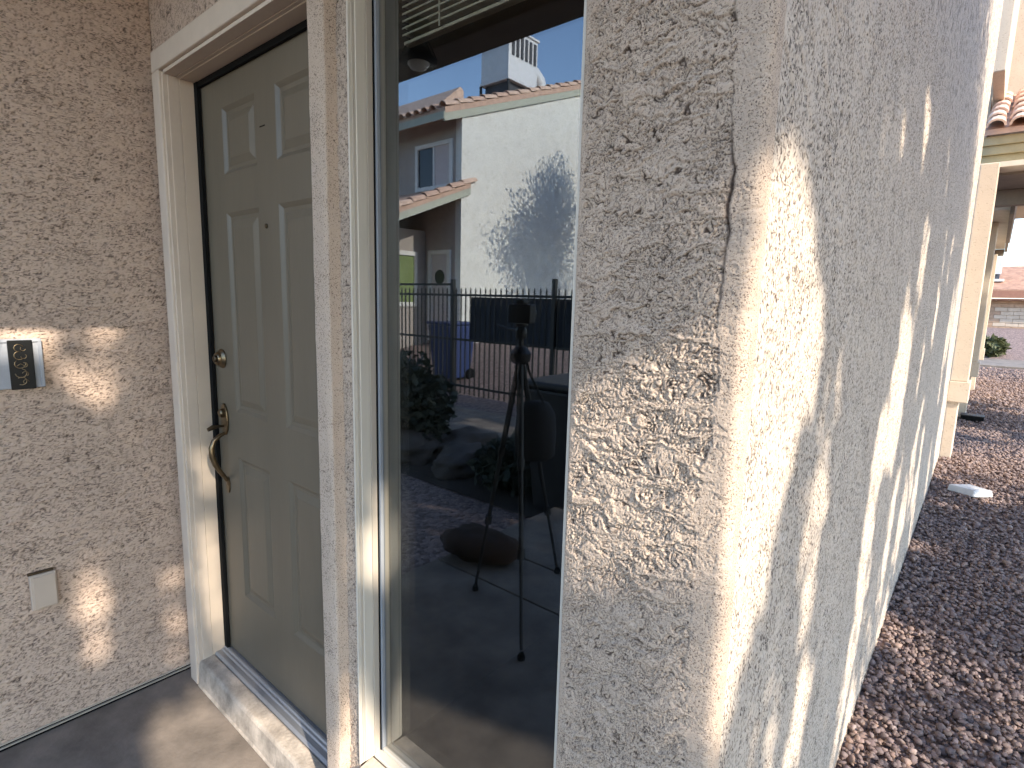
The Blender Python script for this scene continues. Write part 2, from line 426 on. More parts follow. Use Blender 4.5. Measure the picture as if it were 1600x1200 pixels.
mu = MB()
for i in range(24):
    x0 = -7.0 + i * 0.5
    mu.add([(x0, -3.64, -0.15), (x0 + 0.5, -3.64, -0.15), (x0 + 0.5, -2.31, -0.152), (x0, -2.31, -0.152), (x0, -3.0, -0.115 + 0.02 * math.sin(i * 1.7)), (x0 + 0.5, -3.0, -0.115 + 0.02 * math.sin(i * 1.7 + 1.7))], [(0, 1, 5, 4), (4, 5, 2, 3)])
mo = mu.build('yard_shade_sheet', mat('yard_shade_dark', (0.035, 0.025, 0.018), 0.95, var=0.5, nscale=30, bump=1.0, bscale=60), smooth=True); mo['kind'] = 'structure'  # dark sheet added so the reflected yard looks deeply shaded
# ---- gravel stones beside the wall (countless)
def ico(sub):
    t = (1 + 5 ** .5) / 2
    V = np.array([(-1, t, 0), (1, t, 0), (-1, -t, 0), (1, -t, 0), (0, -1, t), (0, 1, t), (0, -1, -t), (0, 1, -t), (t, 0, -1), (t, 0, 1), (-t, 0, -1), (-t, 0, 1)], float)
    V /= np.linalg.norm(V[0])
    F = [(0, 11, 5), (0, 5, 1), (0, 1, 7), (0, 7, 10), (0, 10, 11), (1, 5, 9), (5, 11, 4), (11, 10, 2), (10, 7, 6), (7, 1, 8), (3, 9, 4), (3, 4, 2), (3, 2, 6), (3, 6, 8), (3, 8, 9), (4, 9, 5), (2, 4, 11), (6, 2, 10), (8, 6, 7), (9, 8, 1)]
    for _ in range(sub):
        V = list(map(tuple, V)); mid = {}; G = []
        def m_(a, b):
            k = (min(a, b), max(a, b))
            if k not in mid:
                p = np.array(V[a]) + np.array(V[b]); p /= np.linalg.norm(p); V.append(tuple(p)); mid[k] = len(V) - 1
            return mid[k]
        for a, b, c in F:
            ab, bc, ca = m_(a, b), m_(b, c), m_(c, a)
            G += [(a, ab, ca), (b, bc, ab), (c, ca, bc), (ab, bc, ca)]
        V = np.array(V); F = G
    return np.array(V), np.array(F)
def stones(name, P, S, sub, m=None):
    V0, F0 = ico(sub); n = len(P)
    q = RNG.normal(size=(n, 4)); q /= np.linalg.norm(q, axis=1)[:, None]
    w, x, y, z = q.T
    R = np.stack([1 - 2 * (y * y + z * z), 2 * (x * y - z * w), 2 * (x * z + y * w), 2 * (x * y + z * w), 1 - 2 * (x * x + z * z), 2 * (y * z - x * w), 2 * (x * z - y * w), 2 * (y * z + x * w), 1 - 2 * (x * x + y * y)], 1).reshape(n, 3, 3)
    sc3 = S[:, None] * RNG.uniform(0.65, 1.25, (n, 3)) * np.array([1, 0.95, 0.7])
    J = 1 + 0.22 * RNG.normal(size=(n, len(V0), 1)).clip(-1.2, 1.2)
    W = np.einsum('nij,nkj->nki', R, V0[None] * J * sc3[:, None, :])
    W[:, :, 2] *= 0.8
    W += P[:, None, :]
    F = (F0[None] + (np.arange(n) * len(V0))[:, None, None]).reshape(-1, 3)
    tone = np.repeat(RNG.uniform(0, 1, n), len(V0))
    o = np_mesh(name, W.reshape(-1, 3), F, m or M_stone, smooth=False, attrs={'tone': tone})
    o['kind'] = 'stuff'
    return o
def wallx(y):
    return 2.017 - 0.009 * np.maximum(y, 0)
def scatter(n, x1, y0, y1, size, zlo, zhi):
    y = RNG.uniform(y0, y1, n); x = wallx(y) + 0.008 + RNG.uniform(0, 1, n) * x1
    z = RNG.uniform(zlo, zhi, n)
    return np.stack([x, y, z], 1), size * RNG.lognormal(0, 0.28, n).clip(0.6, 1.9)
P1, S1 = scatter(8200, 0.6, 0.3, 4.6, 0.0108, -0.160, -0.128)
g1 = stones('gravel', P1, S1, 1); g1['label'] = 'reddish brown gravel beside the stuccoed house corner'
P2, S2 = scatter(17000, 1.7, 4.4, 11.0, 0.015, -0.160, -0.130)
g2 = stones('gravel', P2, S2, 0)
P3, S3 = scatter(9000, 3.0, 10.5, 20.5, 0.024, -0.165, -0.13)
g3 = stones('gravel', P3, S3, 0)

# ================================================================== PORCH SIDE WALL (left)
pw = thing('porch_wall', 'shaded stucco side wall of the porch with dappled light, left of the door', 'wall', (0, 0, 0))
ys = np.linspace(-0.75, 0.0, 185); zs = np.linspace(0.022, 2.72, 640)
Yg, Zg = np.meshgrid(ys, zs, indexing='ij')
h, crev_shade = stucco_height(Yg, Zg, 101, sx=6.0, sy=52.0, slant=0.08, grain=0.9, grain_s=130, bias=-0.05, pamt=0.6, gw=0.036)
V = np.stack([h.ravel(), Yg.ravel(), Zg.ravel()], 1)
np_mesh('stucco_face', V, grid_faces(185, 640), M_stucco_left, pw, attrs={'crev_shade': (crev_shade * 0.97).ravel()})
MB().box((-0.2, -0.752, -0.1), (-0.006, 0.14, 2.72)).build('wall_core', M_trim_stucco, pw)
ws = MB()
ws.box((-0.004, -0.75, 0.006), (0.006, 0.0, 0.010))
ws.box((-0.004, -0.75, 0.018), (0.005, 0.0, 0.022))
ws.build('weep_screed', M_vinyl_tan, pw)
MB().box((-0.004, -0.75, -0.01), (-0.001, 0.0, 0.018)).build('screed_gap_shade', M_black, pw)  # black strip standing in for the shade under the wall's bottom edge

# ================================================================== FRONT WALL with its rounded corner
fwall = thing('front_wall', 'rough textured stucco corner wall catching raking sun right of the window', 'wall', (0, 0, 0))
XPL, XP, RC = 1.7474, 2.017, 0.015
def wall_profile(fine):
    P = []
    if fine:
        for y in np.linspace(0.085, 0.006, 12): P.append((XPL, y, -1, 0, 0.10))
        for k in range(1, 5):
            t = math.pi / 2 * k / 5
            P.append((XPL + 0.006 * (1 - math.cos(t)), 0.006 - 0.006 * math.sin(t), -math.cos(t), -math.sin(t), 0.12))
        for x in np.linspace(XPL + 0.006, XP - RC, 186):
            P.append((x, 0, 0, -1, min(1, max(0.12, (x - XPL - 0.004) / 0.012))))
    for k in range(1, 12):
        t = math.pi / 2 * k / 12
        P.append((XP - RC + RC * math.sin(t), RC - RC * math.cos(t), math.sin(t), -math.cos(t), 0.16))
    y = RC
    while y < (0.034 if fine else 7.02):
        P.append((float(wallx(y)), y, 1, 0.009, min(1, 0.16 + max(0, y - RC) / 0.05)))
        y += 0.0026 + 0.0043 * y
    return np.array(P)
def arclen(P):
    return np.concatenate([[0], np.cumsum(np.hypot(np.diff(P[:, 0]), np.diff(P[:, 1])))])
# --- the face with its rounded corner
prof = wall_profile(True); S = arclen(prof)
s_corner = S[np.argmin(np.abs(prof[:, 0] - (XP - RC)) + np.abs(prof[:, 1]))]
zf = np.concatenate([np.linspace(-0.2, 0.45, 130), np.linspace(0.4515, 2.05, 1100), np.linspace(2.054, 2.72, 120)])
U, Zg = np.meshgrid(S, zf, indexing='ij')
NX = prof[:, 2][:, None]; NY = prof[:, 3][:, None]; RO = prof[:, 4][:, None] * np.ones_like(U)
h1, d1 = stucco_height(U, Zg, 7, sx=9.0, sy=40.0, slant=-0.10, grain=1.75, grain_s=310, bias=-0.05, amp=1.4, pamt=1.0, gw=0.040, ridge=0.0013)
# the trowelled corner bead: smooth strip whose torn left edge stands proud
edge = s_corner - 0.026 + 0.012 * gn(Zg * 7, Zg * 0 + 3.3, 71) + 0.006 * gn(Zg * 20, Zg * 0 + 1.3, 72) + 0.0022 * gn(Zg * 60, Zg * 0 + 5.3, 73)
bead = sstep(-0.0012, 0.0012, U - edge)
on = np.maximum(0.75 * sstep(-0.1, 0.4, gn(Zg * 9, Zg * 0 + 9.1, 75)) * (0.35 + 0.65 * sstep(1.2, 1.45, Zg)), 1.3 * np.exp(-((Zg - 1.60) / 0.09) ** 2))
lip = np.exp(-((U - edge + 0.0010) / (0.0008 + 0.0016 * on)) ** 2)
hh = h1 * (1 - bead) + bead * (0.0020 + 0.30 * h1)
hh = hh - 0.0022 * lip * on
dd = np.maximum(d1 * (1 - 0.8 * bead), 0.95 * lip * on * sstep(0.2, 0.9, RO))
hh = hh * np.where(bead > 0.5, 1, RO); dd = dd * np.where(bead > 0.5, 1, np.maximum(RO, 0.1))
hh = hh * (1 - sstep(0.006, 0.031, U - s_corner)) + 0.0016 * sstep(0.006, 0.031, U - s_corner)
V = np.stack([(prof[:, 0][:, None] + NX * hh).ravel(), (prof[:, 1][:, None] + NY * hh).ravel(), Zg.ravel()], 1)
np_mesh('corner_face', V, grid_faces(len(prof), len(zf)), M_stucco, fwall, attrs={'crev_shade': dd.ravel()})
# --- the long side wall
prof = wall_profile(False)[8:]; S = arclen(prof)
zf = np.concatenate([np.linspace(-0.2, 2.35, 640), np.linspace(2.356, 5.6, 200)])
U, Zg = np.meshgrid(S, zf, indexing='ij')
NX = prof[:, 2][:, None]; NY = prof[:, 3][:, None]; RO = prof[:, 4][:, None] * np.ones_like(U)
h2, d2 = stucco_height(U, Zg, 47, sx=9.0, sy=15.0, slant=0.75, grain=1.0, grain_s=190, bias=-0.25, pamt=0.9, gw=0.035)
fade = sstep(0.0, 0.05, U)
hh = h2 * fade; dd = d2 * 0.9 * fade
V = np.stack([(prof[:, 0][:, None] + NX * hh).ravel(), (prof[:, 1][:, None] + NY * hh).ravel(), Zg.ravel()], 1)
np_mesh('side_face', V, grid_faces(len(prof), len(zf)), M_stucco_side, fwall, attrs={'crev_shade': dd.ravel()})
# strip between door trim and window
xs = np.concatenate([np.linspace(1.088, 1.1445, 26)]); zs = np.linspace(0.0, 2.72, 900)
Xg, Zg2 = np.meshgrid(xs, zs, indexing='ij')
h, crev_shade = stucco_height(Xg, Zg2, 222, sx=18, sy=30, grain=1.6, grain_s=230, bias=-0.35, amp=1.4, pamt=1.0)
np_mesh('stucco_strip', np.stack([Xg.ravel(), 0.002 - h.ravel(), Zg2.ravel()], 1), grid_faces(26, 900), M_stucco, fwall, attrs={'crev_shade': crev_shade.ravel()})
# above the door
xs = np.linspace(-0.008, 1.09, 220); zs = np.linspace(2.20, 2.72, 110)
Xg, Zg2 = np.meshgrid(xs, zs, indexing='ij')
h, crev_shade = stucco_height(Xg, Zg2, 333, sx=6, sy=22, grain=1.0, grain_s=110)
np_mesh('stucco_header', np.stack([Xg.ravel(), 0.003 - h.ravel(), Zg2.ravel()], 1), grid_faces(220, 110), M_stucco_left, fwall, attrs={'crev_shade': crev_shade.ravel()})
# below and above the window
xs = np.linspace(1.1445, 1.7475, 150)
for nm, z0, z1, nz in (('stucco_apron', 0.0, 0.272, 80), ('stucco_head', 2.42, 2.72, 60)):
    zs = np.linspace(z0, z1, nz); Xg, Zg2 = np.meshgrid(xs, zs, indexing='ij')
    h, crev_shade = stucco_height(Xg, Zg2, 444, sx=8, sy=24, grain=1.2, grain_s=150)
    np_mesh(nm, np.stack([Xg.ravel(), -h.ravel(), Zg2.ravel()], 1), grid_faces(150, nz), M_stucco, fwall, attrs={'crev_shade': crev_shade.ravel()})
core = MB()
core.box((0.0, 0.14, 2.18), (1.14, 0.30, 2.72))
core.box((1.10, 0.012, 0.0), (1.140, 0.30, 2.72))
core.box((1.146, 0.012, 0.0), (1.74, 0.08, 0.25))
core.box((1.146, 0.012, 2.44), (1.74, 0.30, 2.72))
core.box((-0.2, 0.10, 2.722), (1.98, 0.30, 5.6))
core.box((1.757, 0.09, -0.2), (1.93, 0.30, 2.72))
core.build('wall_core', M_trim_stucco, fwall)

# ---- dark room behind the glass
room = thing('interior_room', 'dark unlit room seen faintly through the window glass', 'room', (0, 0, 0))
rb = MB()
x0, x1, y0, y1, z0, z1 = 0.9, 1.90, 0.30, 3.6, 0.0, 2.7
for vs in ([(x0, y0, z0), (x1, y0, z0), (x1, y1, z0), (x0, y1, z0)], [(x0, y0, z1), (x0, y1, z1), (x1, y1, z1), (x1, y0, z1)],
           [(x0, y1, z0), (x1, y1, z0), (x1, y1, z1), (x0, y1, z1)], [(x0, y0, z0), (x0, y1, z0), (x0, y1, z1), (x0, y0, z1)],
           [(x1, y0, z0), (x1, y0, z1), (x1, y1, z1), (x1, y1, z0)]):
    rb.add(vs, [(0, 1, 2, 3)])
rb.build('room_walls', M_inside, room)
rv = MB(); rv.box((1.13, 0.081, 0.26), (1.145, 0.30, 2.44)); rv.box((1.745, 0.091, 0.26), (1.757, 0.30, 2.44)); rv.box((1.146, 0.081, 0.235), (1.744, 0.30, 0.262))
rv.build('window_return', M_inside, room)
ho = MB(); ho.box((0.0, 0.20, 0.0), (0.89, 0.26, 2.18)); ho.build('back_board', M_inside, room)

# ================================================================== DOOR
XI, XR1, XR2, REC, ZS, ZT = 0.1383, 1.0296, 1.0949, 0.0875, 0.12, 2.15
df = thing('door_frame', 'off white painted door frame with stuccoed right hand trim and worn sill', 'door frame', (0, 0, 0))
# left casing: front strip, its step and the deep jamb
mb = MB(); mb.box((0.069, -0.0274, 0.0), (0.128, 0.02, 2.1669)); mb.build('casing', M_casing, df, bevel=0.004)
mb = MB(); mb.box((0.1265, -0.018, 0.004), (0.1345, 0.02, 2.160)); mb.box((0.1345, -0.004, 0.004), (XI, 0.03, 2.160)); mb.build('casing_step', M_casing, df, bevel=0.0015)
mb = MB(); mb.box((0.05, 0.0305, 0.0), (XI, 0.14, 2.165)); mb.build('jamb', M_jamb, df, bevel=0.002)
# header
mb = MB(); mb.box((0.069, -0.0274, 2.1675), (XR2 - 0.0015, 0.02, 2.231)); mb.build('header', M_casing, df, bevel=0.004)
mb = MB(); mb.box((0.1385, -0.016, 2.156), (XR1 - 0.002, 0.02, 2.1668)); mb.build('header_step', M_casing, df, bevel=0.0015)
mb = MB(); mb.box((0.1385, 0.0305, 2.152), (XR1 - 0.002, 0.14, 2.20)); mb.build('head_jamb', M_jamb, df, bevel=0.002)
mb = MB(); mb.box((0.1385, 0.0205, 2.154), (XR1 - 0.002, 0.0302, 2.20)); mb.build('head_strip', M_casing, df)
# right trim: stuccoed batten, subdivided so the edge waves a little
zs = np.linspace(-0.01, 2.165, 240)
ring = [(XR1, 0.02), (XR1, -0.0225), (XR1 + 0.002, -0.0268), (XR1 + 0.005, -0.0275), (XR2 - 0.025, -0.0275), (XR2 - 0.003, -0.0274), (XR2 - 0.0008, -0.0258), (XR2, -0.022), (XR2 + 0.0004, -0.012), (XR2 + 0.002, -0.003), (XR2 + 0.004, 0.006)]
RX = np.array([r[0] for r in ring]); RY = np.array([r[1] for r in ring])
A, Zb = np.meshgrid(np.arange(len(ring)), zs, indexing='ij')
wv = 0.0016 * gn(Zb * 7, A * 0.15, 61) + 0.0008 * gn(Zb * 31, A * 0.5, 62)
Vt = np.stack([(RX[:, None] + wv).ravel(), (RY[:, None] - 0.6 * np.abs(wv)).ravel(), Zb.ravel()], 1)
np_mesh('trim', Vt, grid_faces(len(ring), len(zs)), M_trim_stucco, df)
mb = MB(); mb.box((XR1 + 0.0025, 0.0205, 0.0), (1.088, 0.14, 2.165)); mb.build('jamb', M_jamb, df)
# weather strip
mb = MB(); mb.box((XI + 0.0005, 0.074, 0.116), (XI + 0.026, 0.0855, 2.151)); mb.box((XI + 0.026, 0.076, 2.133), (XR1 - 0.002, 0.0855, 2.151)); mb.box((XR1 - 0.012, 0.074, 0.116), (XR1 - 0.002, 0.0855, 2.132)); mb.build('weatherstrip', M_black, df)
# worn masonry sill sloping to the porch slab, then the metal threshold
mb = MB(); mb.prism([(-0.030, 0.0005), (-0.024, 0.012), (-0.018, 0.085), (-0.012, 0.096), (0.036, 0.101), (0.036, 0.0005)], 0, 0.132, XR1 + 0.004)
sill = mb.build('door_sill', M_sill, df, bevel=0.005)
mb = MB(); mb.prism([(0.0365, 0.08), (0.0365, 0.104), (0.044, 0.109), (0.060, 0.109), (0.064, 0.113), (0.071, 0.113), (0.074, 0.118), (0.082, 0.119), (0.082, 0.08)], 0, XI + 0.001, XR1 - 0.003); mb.build('threshold', M_alu, df, bevel=0.0012)
mb = MB(); mb.box((XI + 0.002, 0.0825, 0.08), (XR1 - 0.003, 0.13, 0.1165)); mb.build('threshold_back', M_alu, df)

fd = thing('front_door', 'olive grey six panel front door with brass handleset, slightly glossy', 'door', (0, 0, 0))
L0, L1 = XI + 0.024, XR1 - 0.005
cols = [(0.310, 0.533), (0.655, 0.878)]; rows = [(0.383, 0.898), (1.062, 1.722), (1.842, 2.045)]
xe = [L0, 0.310, 0.533, 0.655, 0.878, L1]
mb = MB()
for (a, b) in ((L0, 0.310), (0.533, 0.655), (0.878, L1)): mb.box((a, REC, ZS + 0.003), (b, REC + 0.044, 2.1365))
for (a, b) in cols:
    for (z0, z1) in ((ZS + 0.003, 0.383), (0.898, 1.062), (1.722, 1.842), (2.045, 2.1365)): mb.box((a, REC, z0), (b, REC + 0.044, z1))
mb.build('door_leaf', M_door, fd)
def panel(x0, x1, z0, z1):
    steps = [(0.0, 0.0), (0.006, 0.0035), (0.013, 0.0085), (0.024, 0.0095), (0.030, 0.0075), (0.046, 0.002), (0.052, 0.0015)]
    vs = []; fs = []
    for (i, d) in steps:
        vs += [(x0 + i, REC + d, z0 + i), (x1 - i, REC + d, z0 + i), (x1 - i, REC + d, z1 - i), (x0 + i, REC + d, z1 - i)]
    for k in range(len(steps) - 1):
        for j in range(4):
            fs.append((4 * k + j, 4 * k + (j + 1) % 4, 4 * k + 4 + (j + 1) % 4, 4 * k + 4 + j))
    n = 4 * (len(steps) - 1); fs.append((n, n + 1, n + 2, n + 3))
    vs += [(x0, REC + 0.03, z0), (x1, REC + 0.03, z0), (x1, REC + 0.03, z1), (x0, REC + 0.03, z1)]
    q = len(vs) - 4
    fs.append((q + 3, q + 2, q + 1, q))
    return MB().add(vs, fs)
for (a, b) in cols:
    for (z0, z1) in rows:
        panel(a, b, z0, z1).build('door_panel', M_door, fd)
mb = MB(); mb.lathe([(0.007, 0), (0.007, 0.004), (0.0045, 0.005), (0.001, 0.005)], (0.580, REC, 1.664), 14, 'y'); mb.build('peephole', M_darkbrass, fd, smooth='auto')
# small dark scratch on the upper rail
mb = MB(); mb.box((0.560, REC - 0.0008, 1.944), (0.592, REC + 0.001, 1.9475)); mb.build('scratch', M_black, fd)
# deadbolt
db = MB(); db.lathe([(0.033, 0), (0.034, 0.004), (0.030, 0.010), (0.024, 0.013), (0.023, 0.020), (0.020, 0.023), (0.002, 0.023)], (0.222, REC, 1.238), 24, 'y')
db = db.build('deadbolt', M_brass, fd, smooth='auto')
mb = MB(); mb.lathe([(0.012, 0.0225), (0.0125, 0.028), (0.010, 0.030), (0.001, 0.030)], (0.222, REC, 1.238), 16, 'y'); mb.box((0.2205, REC - 0.031, 1.232), (0.2235, REC - 0.029, 1.244)); mb.build('key_cylinder', M_darkbrass, db, smooth='auto')
# handleset
prof_plate = [(0.222 + 0.026 * math.sin(t) * (1.0 if abs(math.cos(t)) < 0.75 else 0.9), 1.022 + 0.058 * math.cos(t)) for t in [2 * math.pi * k / 24 for k in range(24)]]
mb = MB(); mb.prism(prof_plate, 1, REC - 0.008, REC); hs = mb.build('handle_plate', M_brass, fd, bevel=0.003)
mb = MB(); mb.lathe([(0.016, 0.008), (0.016, 0.018), (0.011, 0.022), (0.001, 0.022)], (0.222, REC, 1.045), 18, 'y'); mb.build('handle_boss', M_brass, hs, smooth='auto')
mb = MB(); mb.tube([(0.222, REC, 0.998), (0.222, REC - 0.025, 1.000), (0.222, REC - 0.046, 0.998), (0.222, REC - 0.062, 0.992)], [0.004, 0.005, 0.009, 0.007], 8); mb.build('thumb_latch', M_darkbrass, hs, smooth='auto')
gp = [(0.222, REC - 0.006, 0.972), (0.222, REC - 0.022, 0.966), (0.222, REC - 0.043, 0.950), (0.222, REC - 0.053, 0.925), (0.222, REC - 0.052, 0.895), (0.222, REC - 0.044, 0.865), (0.222, REC - 0.030, 0.838), (0.222, REC - 0.016, 0.815), (0.222, REC - 0.006, 0.798)]
mb = MB(); mb.tube(gp, [0.006, 0.007, 0.0085, 0.0095, 0.010, 0.0095, 0.008, 0.007, 0.007], 10); mb.build('handle_grip', M_brass, hs, smooth='auto')
mb = MB(); mb.lathe([(0.014, 0), (0.014, 0.004), (0.008, 0.007), (0.001, 0.007)], (0.222, REC, 0.788), 16, 'y')
mb.prism([(0.222 + 0.013 * math.sin(t), 0.780 + 0.030 * math.cos(t)) for t in [2 * math.pi * k / 18 for k in range(18)]], 1, REC - 0.0045, REC - 0.0002); mb.build('handle_foot', M_brass, hs, smooth='auto')

# ================================================================== SIDELIGHT WINDOW
YG = 0.063
win = thing('sidelight_window', 'tall narrow reflective window with pale frame between door trim and stucco corner', 'window', (0, 0, 0))
ZB, ZTOP = 0.283, 2.42
fr = MB()
fr.box((1.1448, -0.004, ZB - 0.006), (1.1500, 0.080, ZTOP))
fo = fr.build('frame', M_vinyl, win, bevel=0.0012)
mb = MB(); mb.box((1.1502, 0.004, ZB + 0.0), (1.1530, 0.080, ZTOP)); mb.build('frame_groove', M_vinyl_tan, fo)
mb = MB(); mb.box((1.1532, 0.010, ZB), (1.1570, 0.036, ZTOP)); mb.build('frame_step', M_vinyl, fo, bevel=0.001)
mb = MB(); mb.box((1.1532, 0.0365, ZB), (1.1585, 0.052, ZTOP)); mb.build('frame_step', M_vinyl_tan, fo, bevel=0.001)
mb = MB(); mb.box((1.1532, 0.0525, ZB), (1.1610, 0.0550, ZTOP)); mb.build('gasket', M_black, fo)
mb = MB(); mb.box((1.1532, 0.0552, ZB), (1.1670, 0.0665, ZTOP)); mb.build('glazing_bead', M_bead, fo, bevel=0.001)
mb = MB(); mb.box((1.7300, 0.0552, ZB), (1.7380, 0.0665, ZTOP)); mb.box((1.7382, 0.010, ZB), (1.7465, 0.080, ZTOP)); mb.build('frame_side', M_vinyl, win)
mb = MB(); mb.box((1.1672, 0.0552, ZB), (1.7298, 0.0665, ZB + 0.014)); mb.build('glazing_bead', M_vinyl, win, bevel=0.001)
mb = MB(); mb.box((1.1672, 0.0552, ZTOP - 0.014), (1.7298, 0.0665, ZTOP)); mb.build('glazing_bead', M_vinyl, win, bevel=0.001)
mb = MB(); mb.box((1.1570, 0.034, ZB - 0.004), (1.7380, 0.0550, ZB + 0.006)); mb.build('bottom_rail', M_vinyl, win, bevel=0.0015)
mb = MB(); mb.prism([(-0.016, 0.262), (-0.014, 0.270), (0.033, 0.279), (0.033, 0.255), (-0.016, 0.255)], 0, 1.1505, 1.7380); mb.build('window_sill', M_sill, win, bevel=0.002)
mb = MB(); mb.add([(1.1655, YG, ZB + 0.012), (1.7315, YG, ZB + 0.012), (1.7315, YG, ZTOP - 0.012), (1.1655, YG, ZTOP - 0.012)], [(0, 1, 2, 3)]); mb.build('pane', M_glass, win)
mb = MB(); mb.add([(1.1655, YG + 0.014, ZB + 0.012), (1.7315, YG + 0.014, ZB + 0.012), (1.7315, YG + 0.014, ZTOP - 0.012), (1.1655, YG + 0.014, ZTOP - 0.012)], [(0, 1, 2, 3)]); mb.build('inner_pane', M_glass_in, win)
mb = MB(); mb.box((1.146, 0.0668, 0.27), (1.1655, 0.0805, 2.43)); mb.box((1.7315, 0.0668, 0.27), (1.7465, 0.0805, 2.43)); mb.box((1.1656, 0.0668, 0.27), (1.7314, 0.0805, 0.294)); mb.build('spacer', M_vinyl_tan, win)

bl = thing('window_blind', 'pale mini blind pulled up to the top of the tall window', 'blind', (0, 0, 0))
MB().box((1.175, 0.115, 2.385), (1.725, 0.150, 2.418)).build('headrail', M_blindslat, bl)
z = 2.375; k = 0
slat = None
while z > BLZ:
    mb = MB(); mb.add([(1.178, 0.118, -0.0022), (1.722, 0.118, -0.0022), (1.722, 0.1185, 0.0022), (1.178, 0.1185, 0.0022), (1.722, 0.143, 0.0026), (1.178, 0.143, 0.0026)], [(0, 1, 2, 3), (3, 2, 4, 5)]) if slat is None else None
    if slat is None: slat = mb.build('slat', M_blindslat, bl); o = slat
    else: o = slat.copy(); COL.objects.link(o); o.parent = bl
    o.location = (0, 0, z); z -= 0.0145; k += 1
MB().box((1.177, 0.124, z - 0.003), (1.723, 0.142, z + 0.003)).build('bottom_rail', M_blindslat, bl)
for x in (1.30, 1.60): MB().box((x, 0.1155, z), (x + 0.004, 0.117, 2.385)).build('ladder_cord', M_blindslat, bl)
# ================================================================== THINGS ON THE PORCH WALL
kp = thing('number_plaque', 'black ornamental plaque on a grey backing plate screwed to the porch wall', 'plaque', (0, 0, 0))
mb = MB(); mb.box((0.004, -0.50, 1.160), (0.016, -0.366, 1.312)); bp_ = mb.build('backing_plate', M_plate, kp, bevel=0.003)
mb = MB()
mb.box((0.0162, -0.50, 1.302), (0.0215, -0.366, 1.3115)); mb.box((0.0162, -0.375, 1.162), (0.0215, -0.366, 1.3018)); mb.build('raised_rim', M_plate, bp_, bevel=0.001)
mb = MB(); mb.box((0.0162, -0.447, 1.158), (0.0235, -0.3885, 1.308)); pl = mb.build('black_panel', M_blackgloss, kp, bevel=0.002)
mb = MB()
cy_ = -0.418
def arc(cy, cz, r, a0, a1, n=9): return [(0.0240, cy + r * math.cos(a), cz + r * math.sin(a)) for a in np.linspace(a0, a1, n)]
for k, (cz, r) in enumerate(((1.285, 0.011), (1.262, 0.0125), (1.236, 0.013), (1.208, 0.0135), (1.184, 0.012))):
    mb.tube(arc(cy_ - 0.004, cz, r, 0.2 + k, 4.6 + k), 0.0013, 6)
    mb.tube(arc(cy_ + 0.006, cz - 0.003, r * 0.55, 2.2 + k, 6.2 + k), 0.0011, 6)
mb.tube([(0.024, cy_ - 0.012, 1.230), (0.024, cy_ - 0.003, 1.237), (0.024, cy_ + 0.006, 1.230), (0.024, cy_ + 0.013, 1.237)], 0.0014, 6)
mb.build('scroll_relief', M_gold, pl, smooth=True)

oc = thing('outlet_cover', 'blank beige painted outlet cover low on the porch wall', 'outlet cover', (0, 0, 0))
mb = MB(); mb.box((0.003, -0.455, 0.438), (0.020, -0.386, 0.556)); mb.build('box', M_offwhite, oc, bevel=0.004)
mb = MB(); mb.box((0.0202, -0.448, 0.444), (0.0235, -0.390, 0.550)); mb.build('cover', M_offwhite, oc, bevel=0.0015)
mb = MB(); mb.box((0.002, -0.457, 0.5565), (0.013, -0.392, 0.5625)); mb.build('caulk_gap', M_darkbrass, oc)

# ================================================================== PORCH ROOF (seen in the glass)
pr = thing('porch_roof', 'low flat porch roof with a dark beam and grooved soffit, reflected in the glass', 'porch roof', (0, 0, 0))
mb = MB(); mb.box((-1.8, -1.30, 2.672), (2.24, -1.12, 3.02)); mb.build('beam', M_beam, pr, bevel=0.006)
mb = MB(); mb.box((-1.8, -1.30, 3.022), (2.24, 0.0, 3.10)); mb.build('roof_deck', M_beam, pr)
mb = MB(); mb.box((2.06, -1.118, 2.74), (2.24, -0.03, 3.02)); mb.build('end_beam', M_beam, pr)
mb = MB()
y = -1.117
k = 0
xsl = np.arange(-1.75, 2.05, 0.022)
bands = [(-1.117, -0.93), (-0.905, -0.72), (-0.695, -0.51), (-0.485, -0.30), (-0.275, -0.02)]
for (a, b) in bands:
    for x in xsl: mb.box((x, a, 2.735), (x + 0.014, b, 2.75))
sl = mb.build('soffit_slats', M_soffit, pr); sl['kind'] = 'stuff'
mb = MB()
for (a, b) in bands[1:]:
    for q in range(3):
        mb.box((-1.75, a - 0.023 + q * 0.008, 2.73), (2.05, a - 0.019 + q * 0.008, 2.75))
mb.build('soffit_batten', M_soffit_lt, pr)
mb = MB(); mb.box((-1.8, -1.118, 2.752), (2.058, -0.001, 2.77)); mb.build('soffit_board', M_black, pr)
cl = thing('porch_light', 'round dark rimmed ceiling light with frosted bowl under the porch roof', 'ceiling light', (0.06, -0.98, -0.03))
mb = MB(); mb.lathe([(0.050, 2.764), (0.052, 2.725), (0.040, 2.70), (0.012, 2.695)], (0, 0, 0), 24); mb.build('canopy', M_darkmetal, cl, smooth='auto')
mb = MB(); mb.lathe([(0.012, 2.70), (0.014, 2.66), (0.05, 2.645), (0.085, 2.60), (0.088, 2.588), (0.080, 2.583)], (0, 0, 0), 28); mb.build('shade', M_darkmetal, cl, smooth='auto')
mb = MB(); mb.lathe([(0.052, 2.590), (0.050, 2.575), (0.038, 2.560), (0.018, 2.552), (0.001, 2.551)], (0, 0, 0), 24); mb.build('bowl', M_frost, cl, smooth=True)
mb = MB()
for k in range(8):
    t = 2 * math.pi * k / 8
    mb.tube([(0.012 * math.cos(t), 0.012 * math.sin(t), 2.70), (0.05 * math.cos(t), 0.05 * math.sin(t), 2.672), (0.088 * math.cos(t), 0.088 * math.sin(t), 2.595)], 0.003, 5)
mb.build('cage', M_darkmetal, cl)
